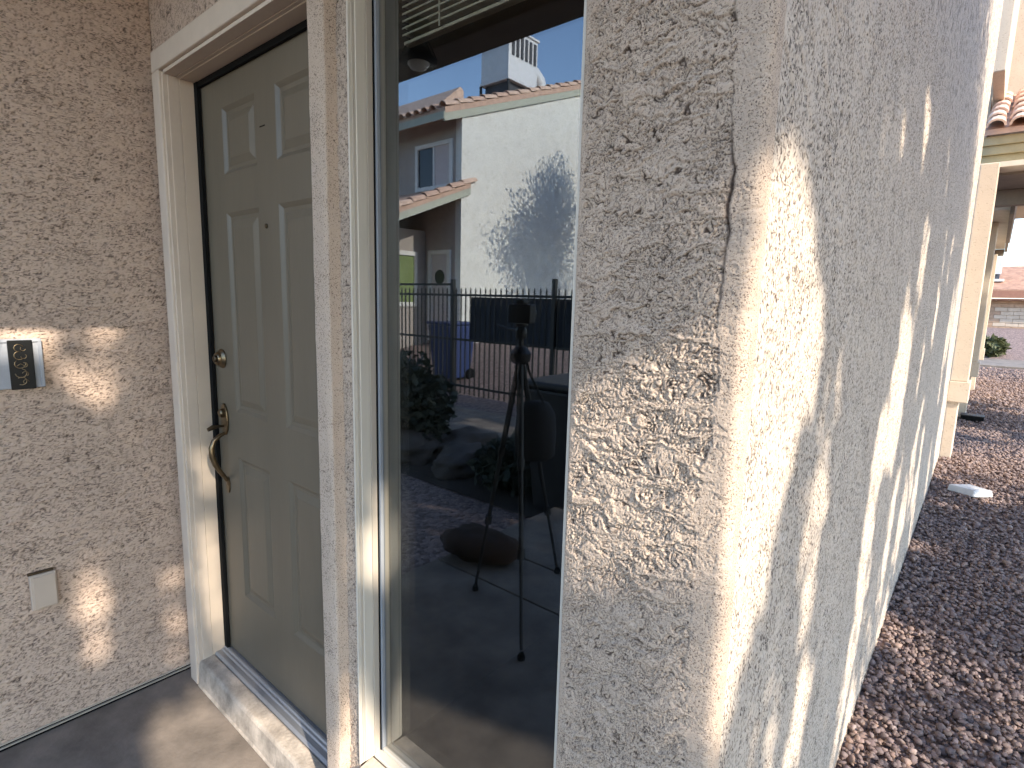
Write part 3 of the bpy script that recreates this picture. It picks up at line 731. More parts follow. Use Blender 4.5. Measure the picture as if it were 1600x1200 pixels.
po = thing('porch_post', 'square stuccoed post carrying the far end of the porch beam', 'post', (-1.65, -1.21, 0))
MB().box((-0.09, -0.085, -0.14), (0.09, 0.085, 2.67)).build('shaft', M_trim_stucco, po, bevel=0.01)
MB().box((-0.11, -0.105, -0.15), (0.11, 0.105, 0.06)).build('base', M_trim_stucco, po, bevel=0.01)

# ================================================================== TRIPOD and small things in front of the window
tp = thing('tripod', 'black camera tripod standing on the porch slab, legs spread', 'tripod', (0.63, -1.10, 0))
def leg(fx, fy):
    a = Vector((0, 0, 1.22)); b = Vector((fx, fy, 0.02)); d = b - a
    m_ = MB()
    m_.tube([a + d * 0.03, a + d * 0.40], 0.014, 10); m_.tube([a + d * 0.38, a + d * 0.70], 0.011, 10); m_.tube([a + d * 0.68, a + d * 0.985], 0.008, 10)
    for t in (0.39, 0.69): m_.tube([a + d * (t - 0.02), a + d * (t + 0.015)], 0.018, 10)
    o = m_.build('leg', M_dark, tp, smooth='auto')
    f_ = MB(); f_.lathe([(0.016, 0), (0.017, 0.012), (0.009, 0.03)], (fx, fy, 0.001), 12); f_.build('rubber_foot', M_black, o)
leg(0.404 - 0.63, -1.063 + 1.10); leg(0.932 - 0.63, -0.792 + 1.10); leg(0.60 - 0.63, -1.50 + 1.10)
mb = MB(); mb.tube([(0, 0, 0.95), (0, 0, 1.30)], 0.013, 10); mb.lathe([(0.02, 1.17), (0.045, 1.19), (0.05, 1.225), (0.03, 1.25), (0.016, 1.26)], (0, 0, 0), 16); mb.build('centre_column', M_dark, tp, smooth='auto')
mb = MB(); mb.lathe([(0.02, 1.29), (0.026, 1.30), (0.026, 1.33), (0.018, 1.345), (0.03, 1.35), (0.03, 1.36)], (0, 0, 0), 16); mb.tube([(0, 0, 1.325), (-0.10, -0.03, 1.33), (-0.19, -0.05, 1.345)], 0.007, 8); mb.build('pan_head', M_dark, tp, smooth='auto')
pc = thing('camera_body', 'small black camera mounted on top of the tripod', 'camera', (0.63, -1.10, 1.362))
mb = MB(); mb.box((-0.065, -0.022, 0), (0.065, 0.022, 0.085)); mb.box((-0.022, -0.02, 0.0852), (0.022, 0.02, 0.108)); mb.build('body', M_dark, pc, bevel=0.006)
mb = MB(); mb.lathe([(0.030, 0.0222), (0.032, 0.06), (0.030, 0.075), (0.026, 0.076), (0.024, 0.066), (0.001, 0.064)], (0, 0, 0.042), 20, 'y'); mb.build('lens', M_blackgloss, pc, smooth='auto')
bgm = thing('shoulder_bag', 'black cloth bag hanging from the tripod head', 'bag', (0.66, -1.19, 0.72))
mb = MB(); mb.lathe([(0.07, 0.0), (0.095, 0.02), (0.10, 0.12), (0.09, 0.22), (0.06, 0.27), (0.02, 0.28)], (0, 0, 0), 18); mb.build('pouch', M_cloth, bgm, smooth=True)
mb = MB(); mb.tube([(-0.05, 0, 0.26), (-0.035, 0.05, 0.40), (-0.03, 0.085, 0.56), (0.0, 0.06, 0.42), (0.05, 0, 0.26)], 0.006, 6); mb.build('strap', M_cloth, bgm)
V0, F0 = ico(3)
dd_ = 1 + 0.22 * gn(V0[:, 0] * 2 + 4, V0[:, 1] * 2 + V0[:, 2], 12) + 0.08 * gn(V0[:, 0] * 6, V0[:, 2] * 6 + V0[:, 1] * 4, 13)
W0 = V0 * dd_[:, None] * np.array((0.24, 0.15, 0.085)); W0[:, 2] = np.maximum(W0[:, 2], -0.065)
o = np_mesh('cushion', W0, F0, M_brown); o.location = (0.14, -1.36, 0.067); o.rotation_euler = (0, 0, -0.25)
tag(o, 'low rumpled brown cushion on the porch slab, dim in the glass', 'cushion')
# black wheeled bin, right of the tripod
bn = thing('wheeled_bin', 'black wheeled rubbish bin standing in the shaded front yard', 'bin', (-0.05, -2.62, -0.15))
def taper(m_, a, b, z0, z1):
    (x0, x1, y0, y1), (X0, X1, Y0, Y1) = a, b
    m_.add([(x0, y0, z0), (x1, y0, z0), (x1, y1, z0), (x0, y1, z0), (X0, Y0, z1), (X1, Y0, z1), (X1, Y1, z1), (X0, Y1, z1)], [(0, 3, 2, 1), (4, 5, 6, 7), (0, 1, 5, 4), (1, 2, 6, 5), (2, 3, 7, 6), (3, 0, 4, 7)]); return m_
def make_bin(root, m1):
    mb = taper(MB(), (-0.22, 0.22, -0.24, 0.24), (-0.28, 0.28, -0.32, 0.32), 0.06, 0.98); mb.build('body', m1, root, bevel=0.02)
    mb = MB(); mb.box((-0.30, -0.34, 0.985), (0.30, 0.34, 1.04)); mb.build('lid', m1, root, bevel=0.02)
    for sx in (-1, 1):
        w = MB(); w.lathe([(0.02, -0.025), (0.10, -0.025), (0.11, 0), (0.10, 0.025), (0.02, 0.025)], (sx * 0.25, -0.22, 0.11), 20, 'x'); w.build('wheel', M_black, root, smooth='auto')
    mb = MB(); mb.tube([(-0.22, -0.345, 0.95), (-0.22, -0.40, 0.98), (0.22, -0.40, 0.98), (0.22, -0.345, 0.95)], 0.015, 8); mb.build('handle', m1, root)
make_bin(bn, M_dark)
bb = thing('recycling_bin', 'blue wheeled recycling bin standing behind the iron fence', 'bin', (-5.0, -6.0, 0.02))
make_bin(bb, M_bluebin)

# ---- boulders and shrubs of the front yard
def boulder(loc, sz, lab, rz):
    V0, F0 = ico(3)
    d = 1 + 0.35 * gn(V0[:, 0] * 1.4 + loc[0], V0[:, 1] * 1.4 + V0[:, 2], 3) + 0.12 * gn(V0[:, 0] * 4, V0[:, 2] * 4 + loc[1], 8)
    W = V0 * d[:, None] * np.array(sz)
    o = np_mesh('boulder', W, F0, M_boulder); o.location = loc; o.rotation_euler = (0, 0, rz)
    return tag(o, lab, 'boulder', 'boulders in the front yard')
boulder((-2.2, -2.75, -0.06), (0.42, 0.30, 0.22), 'low flat boulder beside the dark shrub in the yard', 0.3)
boulder((-1.45, -2.75, -0.06), (0.30, 0.25, 0.17), 'small rounded boulder nearest the porch slab', 1.3)
boulder((-1.75, -3.15, -0.08), (0.34, 0.28, 0.20), 'grey boulder beside the concrete front walk', 2.1)

def leaf_cloud(c, r, n, size, seed, zsq=1.0, hollow=0.25):
    rg = np.random.default_rng(seed)
    d = rg.normal(size=(n, 3)); d /= np.linalg.norm(d, axis=1)[:, None]
    rad = rg.uniform(hollow, 1, n) ** 0.6
    lump = 1 + 0.30 * gn(d[:, 0] * 2.2 + seed, d[:, 1] * 2.2 + d[:, 2] * 1.7, seed) + 0.18 * gn(d[:, 0] * 5, d[:, 2] * 5 + d[:, 1] * 3, seed + 3)
    return np.array(c) + d * (rad * lump)[:, None] * np.array(r)
def leaves(name, P, size, m, parent, seed, aspect=0.45):
    rg = np.random.default_rng(seed); n = len(P)
    a = rg.normal(size=(n, 3)); a /= np.linalg.norm(a, axis=1)[:, None]
    b = np.cross(a, rg.normal(size=(n, 3))); b /= np.linalg.norm(b, axis=1)[:, None]
    s = size * rg.lognormal(0, 0.25, n)[:, None]
    nrm = np.cross(a, b) * s * 0.12
    V = np.stack([P - a * s, P + b * s * aspect + nrm, P + a * s, P - b * s * aspect + nrm], 1).reshape(-1, 3)
    F = np.arange(4 * n).reshape(n, 4)
    return np_mesh(name, V, F, m, parent, smooth=False)
def bush(name, loc, r, n, size, m, lab, cat, seed, group=None):
    t = thing(name, lab, cat, loc, group)
    P = leaf_cloud((0, 0, r[2] * 0.85), r, n, size, seed)
    P = P[P[:, 2] > 0.02]
    leaves('foliage', P, size, m, t, seed)
    mb = MB()
    rg = random.Random(seed)
    for k in range(7):
        a = rg.uniform(0, 6.28); q = rg.uniform(0.2, 0.7)
        mb.tube([(0, 0, 0), (math.cos(a) * r[0] * q * 0.5, math.sin(a) * r[1] * q * 0.5, r[2] * 0.7), (math.cos(a) * r[0] * q, math.sin(a) * r[1] * q, r[2] * 1.3)], [0.014, 0.009, 0.004], 5)
    mb.build('stems', M_bark, t)
    return t
bush('shrub', (-2.35, -2.85, -0.16), (0.50, 0.45, 0.55), 5200, 0.05, M_leaf_dark, 'tall dark leafy shrub at the left of the reflected yard', 'shrub', 21, 'shrubs of the front yard')
bush('shrub', (-0.75, -2.75, -0.16), (0.36, 0.34, 0.24), 2600, 0.04, M_leaf_dark, 'low rounded shrub between boulder and black bin', 'shrub', 22, 'shrubs of the front yard')
bush('shrub', (2.28, 23.0 + 1.6, -0.05), (0.42, 0.42, 0.36), 900, 0.10, M_leaf_bright, 'small green shrub beside the far concrete path', 'shrub', 23)

# ================================================================== IRON FENCE with charcoal screen
fen = thing('iron_fence', 'black iron picket fence across the front yard with charcoal privacy screen', 'fence', (0, -5.4, 0))
pk = MB(); pk.box((-0.009, -0.009, -0.05), (0.009, 0.009, 1.60)).add([(-0.009, -0.009, 1.602), (0.009, -0.009, 1.602), (0.009, 0.009, 1.602), (-0.009, 0.009, 1.602), (0, 0, 1.64)], [(0, 1, 4), (1, 2, 4), (2, 3, 4), (3, 0, 4)])
p0 = pk.build('picket', M_darkmetal, fen)
xx = np.arange(-7.0, -0.6, 0.105)
first = True
for x in xx:
    o = p0 if first else p0.copy()
    if not first: COL.objects.link(o); o.parent = fen
    first = False
    o.location = (float(x) + random.uniform(-.004, .004), 0, 0)
for z in (0.06, 0.80, 1.50): MB().box((-7.05, -0.012, z), (-0.6, 0.012, z + 0.035)).build('rail', M_darkmetal, fen)
MB().box((-7.05, -0.0125, 1.665), (-4.35, 0.0125, 1.70)).build('rail', M_darkmetal, fen)
for x in (-6.15, -4.35, -2.35, -0.65): MB().box((x - 0.03, -0.03, -0.2), (x + 0.03, 0.03, 1.76)).build('post', M_darkmetal, fen, bevel=0.004)
# corrugated screen behind the pickets
n = 150
xc = np.linspace(-4.05, -0.7, n); Zs = np.array([0.80, 1.49]); yc = -0.06 + 0.018 * np.sin(xc * 2 * math.pi / 0.13)
Vs = np.concatenate([np.stack([xc, yc, np.full(n, 0.80)], 1), np.stack([xc, yc, np.full(n, 1.49)], 1), np.stack([xc, yc - 0.006, np.full(n, 0.80)], 1), np.stack([xc, yc - 0.006, np.full(n, 1.49)], 1)])
i = np.arange(n - 1)
Fs = np.concatenate([np.stack([i, i + n, i + n + 1, i + 1], 1), np.stack([i + 2 * n, i + 2 * n + 1, i + 3 * n + 1, i + 3 * n], 1)])
np_mesh('privacy_screen', Vs, Fs, M_charcoal, fen, smooth=False)

# ================================================================== NEIGHBOUR HOUSE (reflected)
nb = thing('neighbour_house', 'two storey pale stucco house with tiled roof behind the iron fence', 'house', (0, 0, 0))
GX0, YB, ZE, SL = -7.066, -8.2, 5.47, 0.374
yr = -15.2; zr = ZE + SL * (YB - yr)
mb = MB(); mb.prism([(YB, 0.0), (YB, ZE), (yr, zr), (2 * yr - YB, ZE), (2 * yr - YB, 0.0)], 0, GX0 - 0.18, GX0); mb.build('gable_wall', M_white_stucco, nb)
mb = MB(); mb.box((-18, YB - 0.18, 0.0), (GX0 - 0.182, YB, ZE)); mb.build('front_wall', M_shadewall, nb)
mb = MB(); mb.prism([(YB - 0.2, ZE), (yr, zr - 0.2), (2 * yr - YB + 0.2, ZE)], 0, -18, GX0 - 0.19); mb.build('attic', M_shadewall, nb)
# roof planes
ov = 0.55
def roofz(y): return ZE + 0.05 + SL * (YB - y) if y > yr else ZE + 0.05 + SL * (y - (2 * yr - YB))
mb = MB()
mb.prism([(YB + ov, roofz(YB + ov)), (yr, roofz(yr)), (2 * yr - YB - ov, roofz(2 * yr - YB - ov)), (2 * yr - YB - ov, roofz(2 * yr - YB - ov) + 0.12), (yr, roofz(yr) + 0.13), (YB + ov, roofz(YB + ov) + 0.12)], 0, -18, GX0 + 0.06)
rf = mb.build('roof', M_tile, nb)
mb = MB(); mb.prism([(YB + ov, roofz(YB + ov) - 0.16), (yr, roofz(yr) - 0.16), (2 * yr - YB - ov, roofz(2 * yr - YB - ov) - 0.16), (2 * yr - YB - ov, roofz(2 * yr - YB - ov) - 0.002), (yr, roofz(yr) - 0.002), (YB + ov, roofz(YB + ov) - 0.002)], 0, GX0 + 0.005, GX0 + 0.055); mb.build('rake_board', M_fascia_green, nb)
mb = MB(); mb.box((-18, YB + ov + 0.002, roofz(YB + ov) - 0.12), (GX0 + 0.05, YB + ov + 0.03, roofz(YB + ov) + 0.03)); mb.build('eave_board', M_fascia_green, nb)
def barrel(L, r, n=7, t=0.02):
    """half-round clay tile along +Y from 0 to L"""
    vs = []; fs = []
    for y_, s in ((0, 1.0), (L, 0.88)):
        for rr in (r * s, (r - t) * s):
            for k in range(n):
                a = math.pi * k / (n - 1); vs.append((rr * math.cos(a), y_, rr * math.sin(a) * 0.9))
    def q(e, i, k): return e * 2 * n + i * n + k
    for k in range(n - 1):
        fs += [(q(0, 0, k), q(0, 0, k + 1), q(1, 0, k + 1), q(1, 0, k)), (q(0, 1, k), q(1, 1, k), q(1, 1, k + 1), q(0, 1, k + 1)), (q(0, 0, k), q(0, 1, k), q(0, 1, k + 1), q(0, 0, k + 1))]
    me = bpy.data.meshes.new('roof_tile'); me.from_pydata(vs, [], fs); me.update(); return me
t_rake = barrel(0.46, 0.115); t_rake.materials.append(M_tile2)
t_rake_b = barrel(0.46, 0.115); t_rake_b.materials.append(M_tile)
ang = math.atan(SL)
def tile_at(me, parent, loc, rot):
    o = bpy.data.objects.new('roof_tile', me); COL.objects.link(o); o.parent = parent; o.location = loc; o.rotation_euler = rot; return o
yt = YB + ov
while yt > yr:
    tile_at(t_rake if random.random() < .6 else t_rake_b, nb, (GX0 - 0.03, yt, roofz(yt) + 0.145 + random.uniform(0, .012)), (ang - 0.07, 0, math.pi + random.uniform(-.02, .02)))
    yt -= 0.40
x = GX0 - 0.28
while x > -14:
    tile_at(t_rake if random.random() < .5 else t_rake_b, nb, (x, YB + ov + 0.06, roofz(YB + ov) + 0.10), (ang, 0, math.pi))
    x -= 0.26
mb = MB(); mb.prism([(YB + ov + 0.02, roofz(YB + ov) + 0.10), (YB + ov - 0.9, roofz(YB + ov) + 0.86), (YB + ov - 1.0, roofz(YB + ov) + 0.80), (YB + ov - 1.0, roofz(YB + ov) + 0.10)], 0, -18, GX0 - 0.42); mb.build('roof_skirt', M_tile2, nb)
# upper window
def window_on(parent, x0, x1, y, z0, z1, left_dark=True):
    fr_ = MB()
    fr_.box((x0 - 0.09, y - 0.001, z0 - 0.09), (x1 + 0.09, y + 0.05, z0)); fr_.box((x0 - 0.09, y - 0.001, z1), (x1 + 0.09, y + 0.05, z1 + 0.09))
    fr_.box((x0 - 0.09, y - 0.001, z0 + 0.001), (x0, y + 0.05, z1 - 0.001)); fr_.box((x1, y - 0.001, z0 + 0.001), (x1 + 0.09, y + 0.05, z1 - 0.001))
    xm = (x0 + x1) / 2; fr_.box((xm - 0.025, y + 0.002, z0 + 0.001), (xm + 0.025, y + 0.03, z1 - 0.001))
    w = fr_.build('window', M_white, parent, bevel=0.004)
    MB().box((x0, y + 0.001, z0), (xm - 0.026, y + 0.008, z1)).build('pane', M_winglass, w)
    MB().box((xm + 0.026, y + 0.001, z0), (x1, y + 0.008, z1)).build('curtain', M_blind, w)
window_on(nb, -8.50, -7.42, YB, 4.02, 4.88)
# shed porch roof with rake tiles
SP = 0.40; yl, zl = -6.05, 2.97
def shz(y): return zl + SP * (yl - y)
mb = MB(); mb.prism([(yl, shz(yl)), (YB - 0.25, shz(YB - 0.25)), (YB - 0.25, shz(YB - 0.25) + 0.10), (yl, shz(yl) + 0.10)], 0, -14, GX0 + 0.05); mb.build('porch_roof', M_tile, nb)
mb = MB(); mb.prism([(yl, shz(yl) - 0.15), (YB - 0.25, shz(YB - 0.25) - 0.15), (YB - 0.25, shz(YB - 0.25) - 0.002), (yl, shz(yl) - 0.002)], 0, GX0 + 0.002, GX0 + 0.048); mb.build('porch_rake_board', M_fascia_green, nb)
mb = MB(); mb.box((-14, yl + 0.001, shz(yl) - 0.15), (GX0 + 0.05, yl + 0.04, shz(yl) + 0.05)); mb.build('porch_fascia', M_fascia_green, nb)
a2 = math.atan(SP); yt = yl
while yt > YB - 0.15:
    tile_at(t_rake if random.random() < .5 else t_rake_b, nb, (GX0 - 0.02, yt, shz(yt) + 0.125 + random.uniform(0, .012)), (a2 - 0.07, 0, math.pi + random.uniform(-.02, .02))); yt -= 0.36
x = GX0 - 0.26
while x > -12:
    tile_at(t_rake if random.random() < .5 else t_rake_b, nb, (x, yl + 0.05, shz(yl) + 0.09), (a2, 0, math.pi)); x -= 0.26
# projecting room under the shed roof
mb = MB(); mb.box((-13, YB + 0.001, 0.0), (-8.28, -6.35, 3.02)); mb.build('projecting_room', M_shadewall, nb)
fr_ = MB(); z0, z1, ya, yb_ = 1.35, 2.42, -7.85, -6.75
fr_.box((-8.281, ya - 0.08, z1), (-8.235, yb_ + 0.08, z1 + 0.10)); fr_.box((-8.281, ya - 0.08, z0 - 0.1), (-8.235, yb_ + 0.08, z0)); fr_.box((-8.281, ya - 0.08, z0 + .001), (-8.235, ya, z1 - .001)); fr_.box((-8.281, yb_, z0 + .001), (-8.235, yb_ + 0.08, z1 - .001)); fr_.box((-8.281, -7.33, z0 + .001), (-8.24, -7.27, z1 - .001))
w = fr_.build('window', M_white, nb, bevel=0.004)
MB().box((-8.281, ya, z0), (-8.272, -7.331, z1)).build('pane', mat('green_glass', (0.22, 0.28, 0.12), 0.1), w)
MB().box((-8.281, -7.269, z0), (-8.272, yb_, z1)).build('pane', mat('green_glass_b', (0.20, 0.27, 0.13), 0.1), w)
# neighbour's door
dr = MB()
dr.box((-8.12, YB - 0.001, 0.45), (-8.02, YB + 0.06, 2.56)); dr.box((-7.46, YB - 0.001, 0.45), (-7.37, YB + 0.06, 2.56)); dr.box((-8.019, YB - 0.001, 2.47), (-7.461, YB + 0.06, 2.56))
dj = dr.build('door_surround', M_white, nb, bevel=0.006)
MB().box((-8.018, YB - 0.001, 0.46), (-7.462, YB + 0.02, 2.468)).build('door', M_blind, nb)
ov_ = MB(); ov_.lathe([(0.17, 0.0), (0.17, 0.012), (0.14, 0.014), (0.001, 0.014)], (-7.74, YB + 0.021, 1.95), 24, 'y'); o = ov_.build('oval_light', M_winglass, dj, smooth='auto'); 
MB().box((-7.0, -8.9, -0.2), (-6.9, -8.8, 0.0)).build('stub', M_shadewall, nb)
# things by the neighbour's porch
pt = thing('flower_pot', 'large terracotta planter on the neighbour porch behind the fence', 'planter', (-8.6, -5.95, 0.25))
mb = taper(MB(), (-0.65, 0.65, -0.18, 0.18), (-0.75, 0.75, -0.22, 0.22), 0.0, 0.98); mb.build('trough', M_terracotta, pt, bevel=0.02)
MB().box((-0.8, -0.25, 0.985), (0.8, 0.25, 1.06)).build('rim', M_terracotta, pt, bevel=0.02)

# evaporative cooler on the neighbour's roof
ac = thing('rooftop_cooler', 'grey box evaporative cooler on a stand above the tiled roof', 'cooler', (-10.0, -13.15, 0))
X0, X1, Y0, Y1, Z0, Z1 = -0.62, 0.5, -0.66, 0.70, 8.02, 9.35
MB().box((X0, Y0, Z0), (X1, Y1, Z1)).build('cabinet', M_galv, ac, bevel=0.02)
MB().box((X0 - 0.04, Y0 - 0.04, Z1 + 0.002), (X1 + 0.04, Y1 + 0.04, Z1 + 0.07)).build('top', M_galv, ac, bevel=0.01)
MB().box((X0 - 0.03, Y0 - 0.03, Z0 - 0.09), (X1 + 0.03, Y1 + 0.03, Z0 - 0.002)).build('pan', M_galv, ac, bevel=0.01)
for k in range(6):
    y = Y0 + 0.10 + k * 0.205
    MB().box((X1 + 0.001, y, Z0 + 0.62), (X1 + 0.03, y + 0.10, Z1 - 0.1)).build('louvre', M_charcoal, ac)
for (a, b) in ((X0, Y0), (X1, Y0), (X0, Y1), (X1, Y1)):
    MB().box((a - 0.03, b - 0.03, 6.4), (a + 0.03, b + 0.03, Z0 - 0.092)).build('leg', M_darkmetal, ac)
MB().box((X0 + 0.1, Y0 + 0.1, 7.45), (X1 - 0.1, Y1 - 0.1, Z0 - 0.1)).build('duct', M_charcoal, ac)
mb = MB()
pts = [(0.1, Y0 - 0.0, 8.55), (0.1, Y0 - 0.25, 8.55), (0.1, Y0 - 0.48, 8.42), (0.1, Y0 - 0.60, 8.15), (0.1, Y0 - 0.62, 7.5)]
mb.tube(pts, 0.30, 16); mb.build('duct_elbow', M_galv, ac, smooth='auto')

# ================================================================== PORCH COLUMN and the roofs beyond the right wall
def column_obj(name, lab, y, x0, x1, ztop, group):
    t = thing(name, lab, 'column', (0, 0, 0), group)
    MB().box((x0, y, 0.71), (x1, y + 0.30, ztop)).build('shaft', M_stucco_far, t, bevel=0.008)
    MB().box((x0, y - 0.045, 0.485), (x1 + 0.022, y + 0.30, 0.709)).build('band', M_stucco_far, t, bevel=0.006)
    MB().box((x0, y - 0.008, -0.22), (x1 - 0.055, y + 0.30, 0.484)).build('plinth', M_stucco_far, t, bevel=0.008)
    return t
column_obj('porch_column', 'cream stucco porch column at the end of the side wall', 7.0, 1.955, 2.112, 2.97, 'porch columns along the side path')
column_obj('porch_column', 'second cream porch column, half hidden behind the nearer column', 10.2, 1.90, 2.135, 2.75, 'porch columns along the side path')
column_obj('porch_column', 'third cream porch column, farthest along the side path', 14.2, 1.90, 2.15, 2.6, 'porch columns along the side path')
sp = thing('side_porch', 'tiled side porch roof with olive fascia at the upper right', 'porch roof', (0, 0, 0))
MB().box((1.93, 7.24, 2.985), (3.6, 7.30, 3.09)).build('fascia_lower', M_fascia, sp, bevel=0.004)
MB().box((1.93, 7.20, 3.092), (3.6, 7.30, 3.18)).build('fascia_mid', M_fascia, sp, bevel=0.004)
MB().box((1.93, 7.17, 3.182), (3.6, 7.30, 3.27)).build('fascia_upper', M_fascia, sp, bevel=0.004)
MB().box((1.93, 7.05, 2.93), (3.62, 7.34, 2.983)).build('trim_board', M_soffit_lt, sp, bevel=0.003)
rs = 0.42
mb = MB(); mb.prism([(7.12, 3.275), (9.3, 3.275 + rs * 2.18), (9.3, 3.33 + rs * 2.18), (7.12, 3.33)], 0, 1.94, 3.62); mb.build('roof_deck', M_tile, sp)
t_side = barrel(0.44, 0.085); t_side.materials.append(M_tile)
t_side_b = barrel(0.44, 0.085); t_side_b.materials.append(M_tile2)
for r_ in range(6):
    for c_ in range(9):
        y_ = 7.06 + r_ * 0.34
        tile_at(t_side if random.random() < .5 else t_side_b, sp, (2.03 + c_ * 0.185 + random.uniform(-.006, .006), y_, 3.335 + rs * (y_ - 7.06) + random.uniform(0, .01)), (math.atan(rs) - 0.05, 0, random.uniform(-.02, .02)))
MB().box((1.93, 7.345, 2.90), (3.6, 9.2, 2.925)).build('soffit', M_beam, sp)
MB().box((1.93, 8.3, 2.72), (3.6, 8.45, 2.898)).build('beam', M_beam, sp, bevel=0.006)
hw = thing('house_wing', 'second storey wing of the house above the side porch', 'house', (0, 0, 0))
MB().box((1.2, 9.0, -0.2), (1.90, 17.0, 5.6)).build('wall', M_stucco_far, hw)
MB().box((1.902, 9.32, 3.6), (3.4, 17.0, 5.6)).build('upper_wall', M_stucco_far, hw)
MB().box((1.93, 7.302, 3.95), (2.04, 9.0, 5.6)).build('upper_pier', M_stucco_far, hw, bevel=0.01)
se = thing('side_eave', 'beige boxed eave running back along the side path under the sky', 'eave', (0, 0, 0))
MB().box((1.92, 9.0, 2.76), (2.24, 15.0, 2.80)).build('soffit', M_soffit_lt, se)
MB().box((2.242, 8.95, 2.70), (2.285, 15.05, 2.88)).build('fascia', M_beam, se)
MB().box((1.92, 8.95, 2.882), (2.31, 15.05, 2.93)).build('roof_edge', M_white, se)
MB().box((1.92, 15.0, 2.62), (2.24, 15.05, 2.758)).build('end_board', M_beam, se)

# ---- small things on the gravel
sb = MB(); sb.add([(-0.17, -0.06, 0), (0.02, -0.15, 0), (0.15, -0.03, 0), (-0.02, 0.11, 0), (-0.16, -0.05, 0.055), (0.02, -0.135, 0.062), (0.14, -0.03, 0.058), (-0.02, 0.10, 0.052)], [(3, 2, 1, 0), (4, 5, 6, 7), (0, 1, 5, 4), (1, 2, 6, 5), (2, 3, 7, 6), (3, 0, 4, 7)])
so_ = sb.build('concrete_block', M_pale_stone, bevel=0.006); so_.location = (2.27, 5.60, -0.135)
tag(so_, 'pale grey concrete slab piece lying on the gravel by the wall', 'concrete block')
bx = thing('valve_box', 'flat black valve box sitting on the gravel by the column', 'valve box', (2.18, 9.95, -0.14))
MB().box((-0.15, -0.10, 0), (0.12, 0.10, 0.07)).build('body', M_black, bx, bevel=0.008)
MB().box((-0.155, -0.105, 0.0702), (0.125, 0.105, 0.085)).build('lid', M_dark, bx, bevel=0.004)

# ---- far house across the path
fh = thing('far_house', 'low brown tiled house with pale block wall beyond the gravel bank', 'house', (0, 30, 0))
MB().box((-3, 0.05, 0.3), (9, 0.4, 1.93)).build('wall', M_block, fh)
mb = MB(); mb.prism([(-0.45, 2.28), (3.2, 3.42), (3.2, 3.50), (-0.45, 2.36)], 0, -4, 10); mb.build('roof', M_farroof, fh)
MB().box((-4, -0.48, 2.02), (10, -0.42, 2.30)).build('fascia', M_rust_trim, fh)
MB().box((-4, -0.418, 1.935), (10, 0.05, 2.0)).build('soffit', M_rust_trim, fh)
mb = MB(); mb2 = MB()
for r_ in range(8):
    for c_ in range(14):
        x = 1.6 + c_ * 0.40 + (0.2 if r_ % 2 else 0); z = 0.72 + r_ * 0.155
        (mb2 if (1 <= r_ <= 5 and x > 2.05) else mb).box((x + 0.006, -0.02 + random.uniform(-.012, .012), z + 0.006), (x + 0.394, 0.046, z + 0.148))
o = mb.build('wall_block', M_block, fh); o['kind'] = 'stuff'
o = mb2.build('pale_wall_block', M_block_pale, fh); o['kind'] = 'stuff'
ra = thing('roof_cooler', 'grey box cooler standing on the far brown roof', 'cooler', (1.95, 30.8, 0))
MB().box((-0.30, -0.25, 3.02), (0.28, 0.3, 3.75)).build('cabinet', M_galv, ra, bevel=0.02)
MB().box((-0.26, -0.2, 2.82), (0.24, 0.26, 3.018)).build('stand', M_charcoal, ra)
MB().box((-0.42, -0.32, 2.72), (0.40, 0.36, 2.818)).build('curb', M_white, ra, bevel=0.01)

# ================================================================== TREES out of view; culled crowns have gaps cut to shape the dappled light
def in_poly(x, y, P):
    c = np.zeros(x.shape, bool); n = len(P)
    for i in range(n):
        x1_, y1_ = P[i]; x2_, y2_ = P[(i + 1) % n]
        k = ((y1_ > y) != (y2_ > y)) & (x < (x2_ - x1_) * (y - y1_) / (y2_ - y1_ + 1e-12) + x1_)
        c ^= k
    return c
def ell(a, b, ca, cb, ra, rb_, sh=0.0):
    da = a - ca - sh * (b - cb); return (da / ra) ** 2 + ((b - cb) / rb_) ** 2 < 1
FAC = [(1.25, 1.10), (1.746, 1.33), (1.825, 1.397), (1.885, 1.442), (1.948, 1.475), (1.98, 1.51), (2.0, 1.60), (2.03, 1.75), (2.05, 1.3), (2.05, 0.99), (1.975, .985), (1.915, .98), (1.837, .975), (1.25, .80)]
RWA = [(-0.08, 1.62), (0.10, 1.72), (.28, 1.66), (.45, 1.52), (.47, 1.29), (.40, 1.2), (.31, 1.1), (.26, 1.03), (.19, .95), (.12, .86), (.05, .76), (-.08, .72)]
RWS = [[(1.66, 1.50), (2.22, 1.34), (2.08, .76), (1.50, .90)], [(.58, .74), (.80, .56), (.66, .28), (.42, .40)], [(1.53, 2.19), (1.66, 2.22), (1.99, 2.15), (1.66, 1.84)],
       [(2.69, 2.35), (3.05, 2.07), (2.92, 2.05), (2.6, 2.28)], [(2.42, .85), (2.52, .8), (2.27, .1), (2.13, .12), (2.14, .65)], [(2.78, 1.40), (2.95, 1.3), (2.80, 1.0), (2.66, 1.05)], [(0.15, 0.62), (0.20, 0.60), (0.30, 0.30), (0.22, 0.30)],
       [(1.0, .40), (1.07, .38), (1.02, .02), (.94, .02)], [(3.3, 1.7), (3.6, 1.6), (3.5, 1.2), (3.25, 1.25)], [(3.6, .8), (3.9, .75), (3.8, .2), (3.6, .2)]]
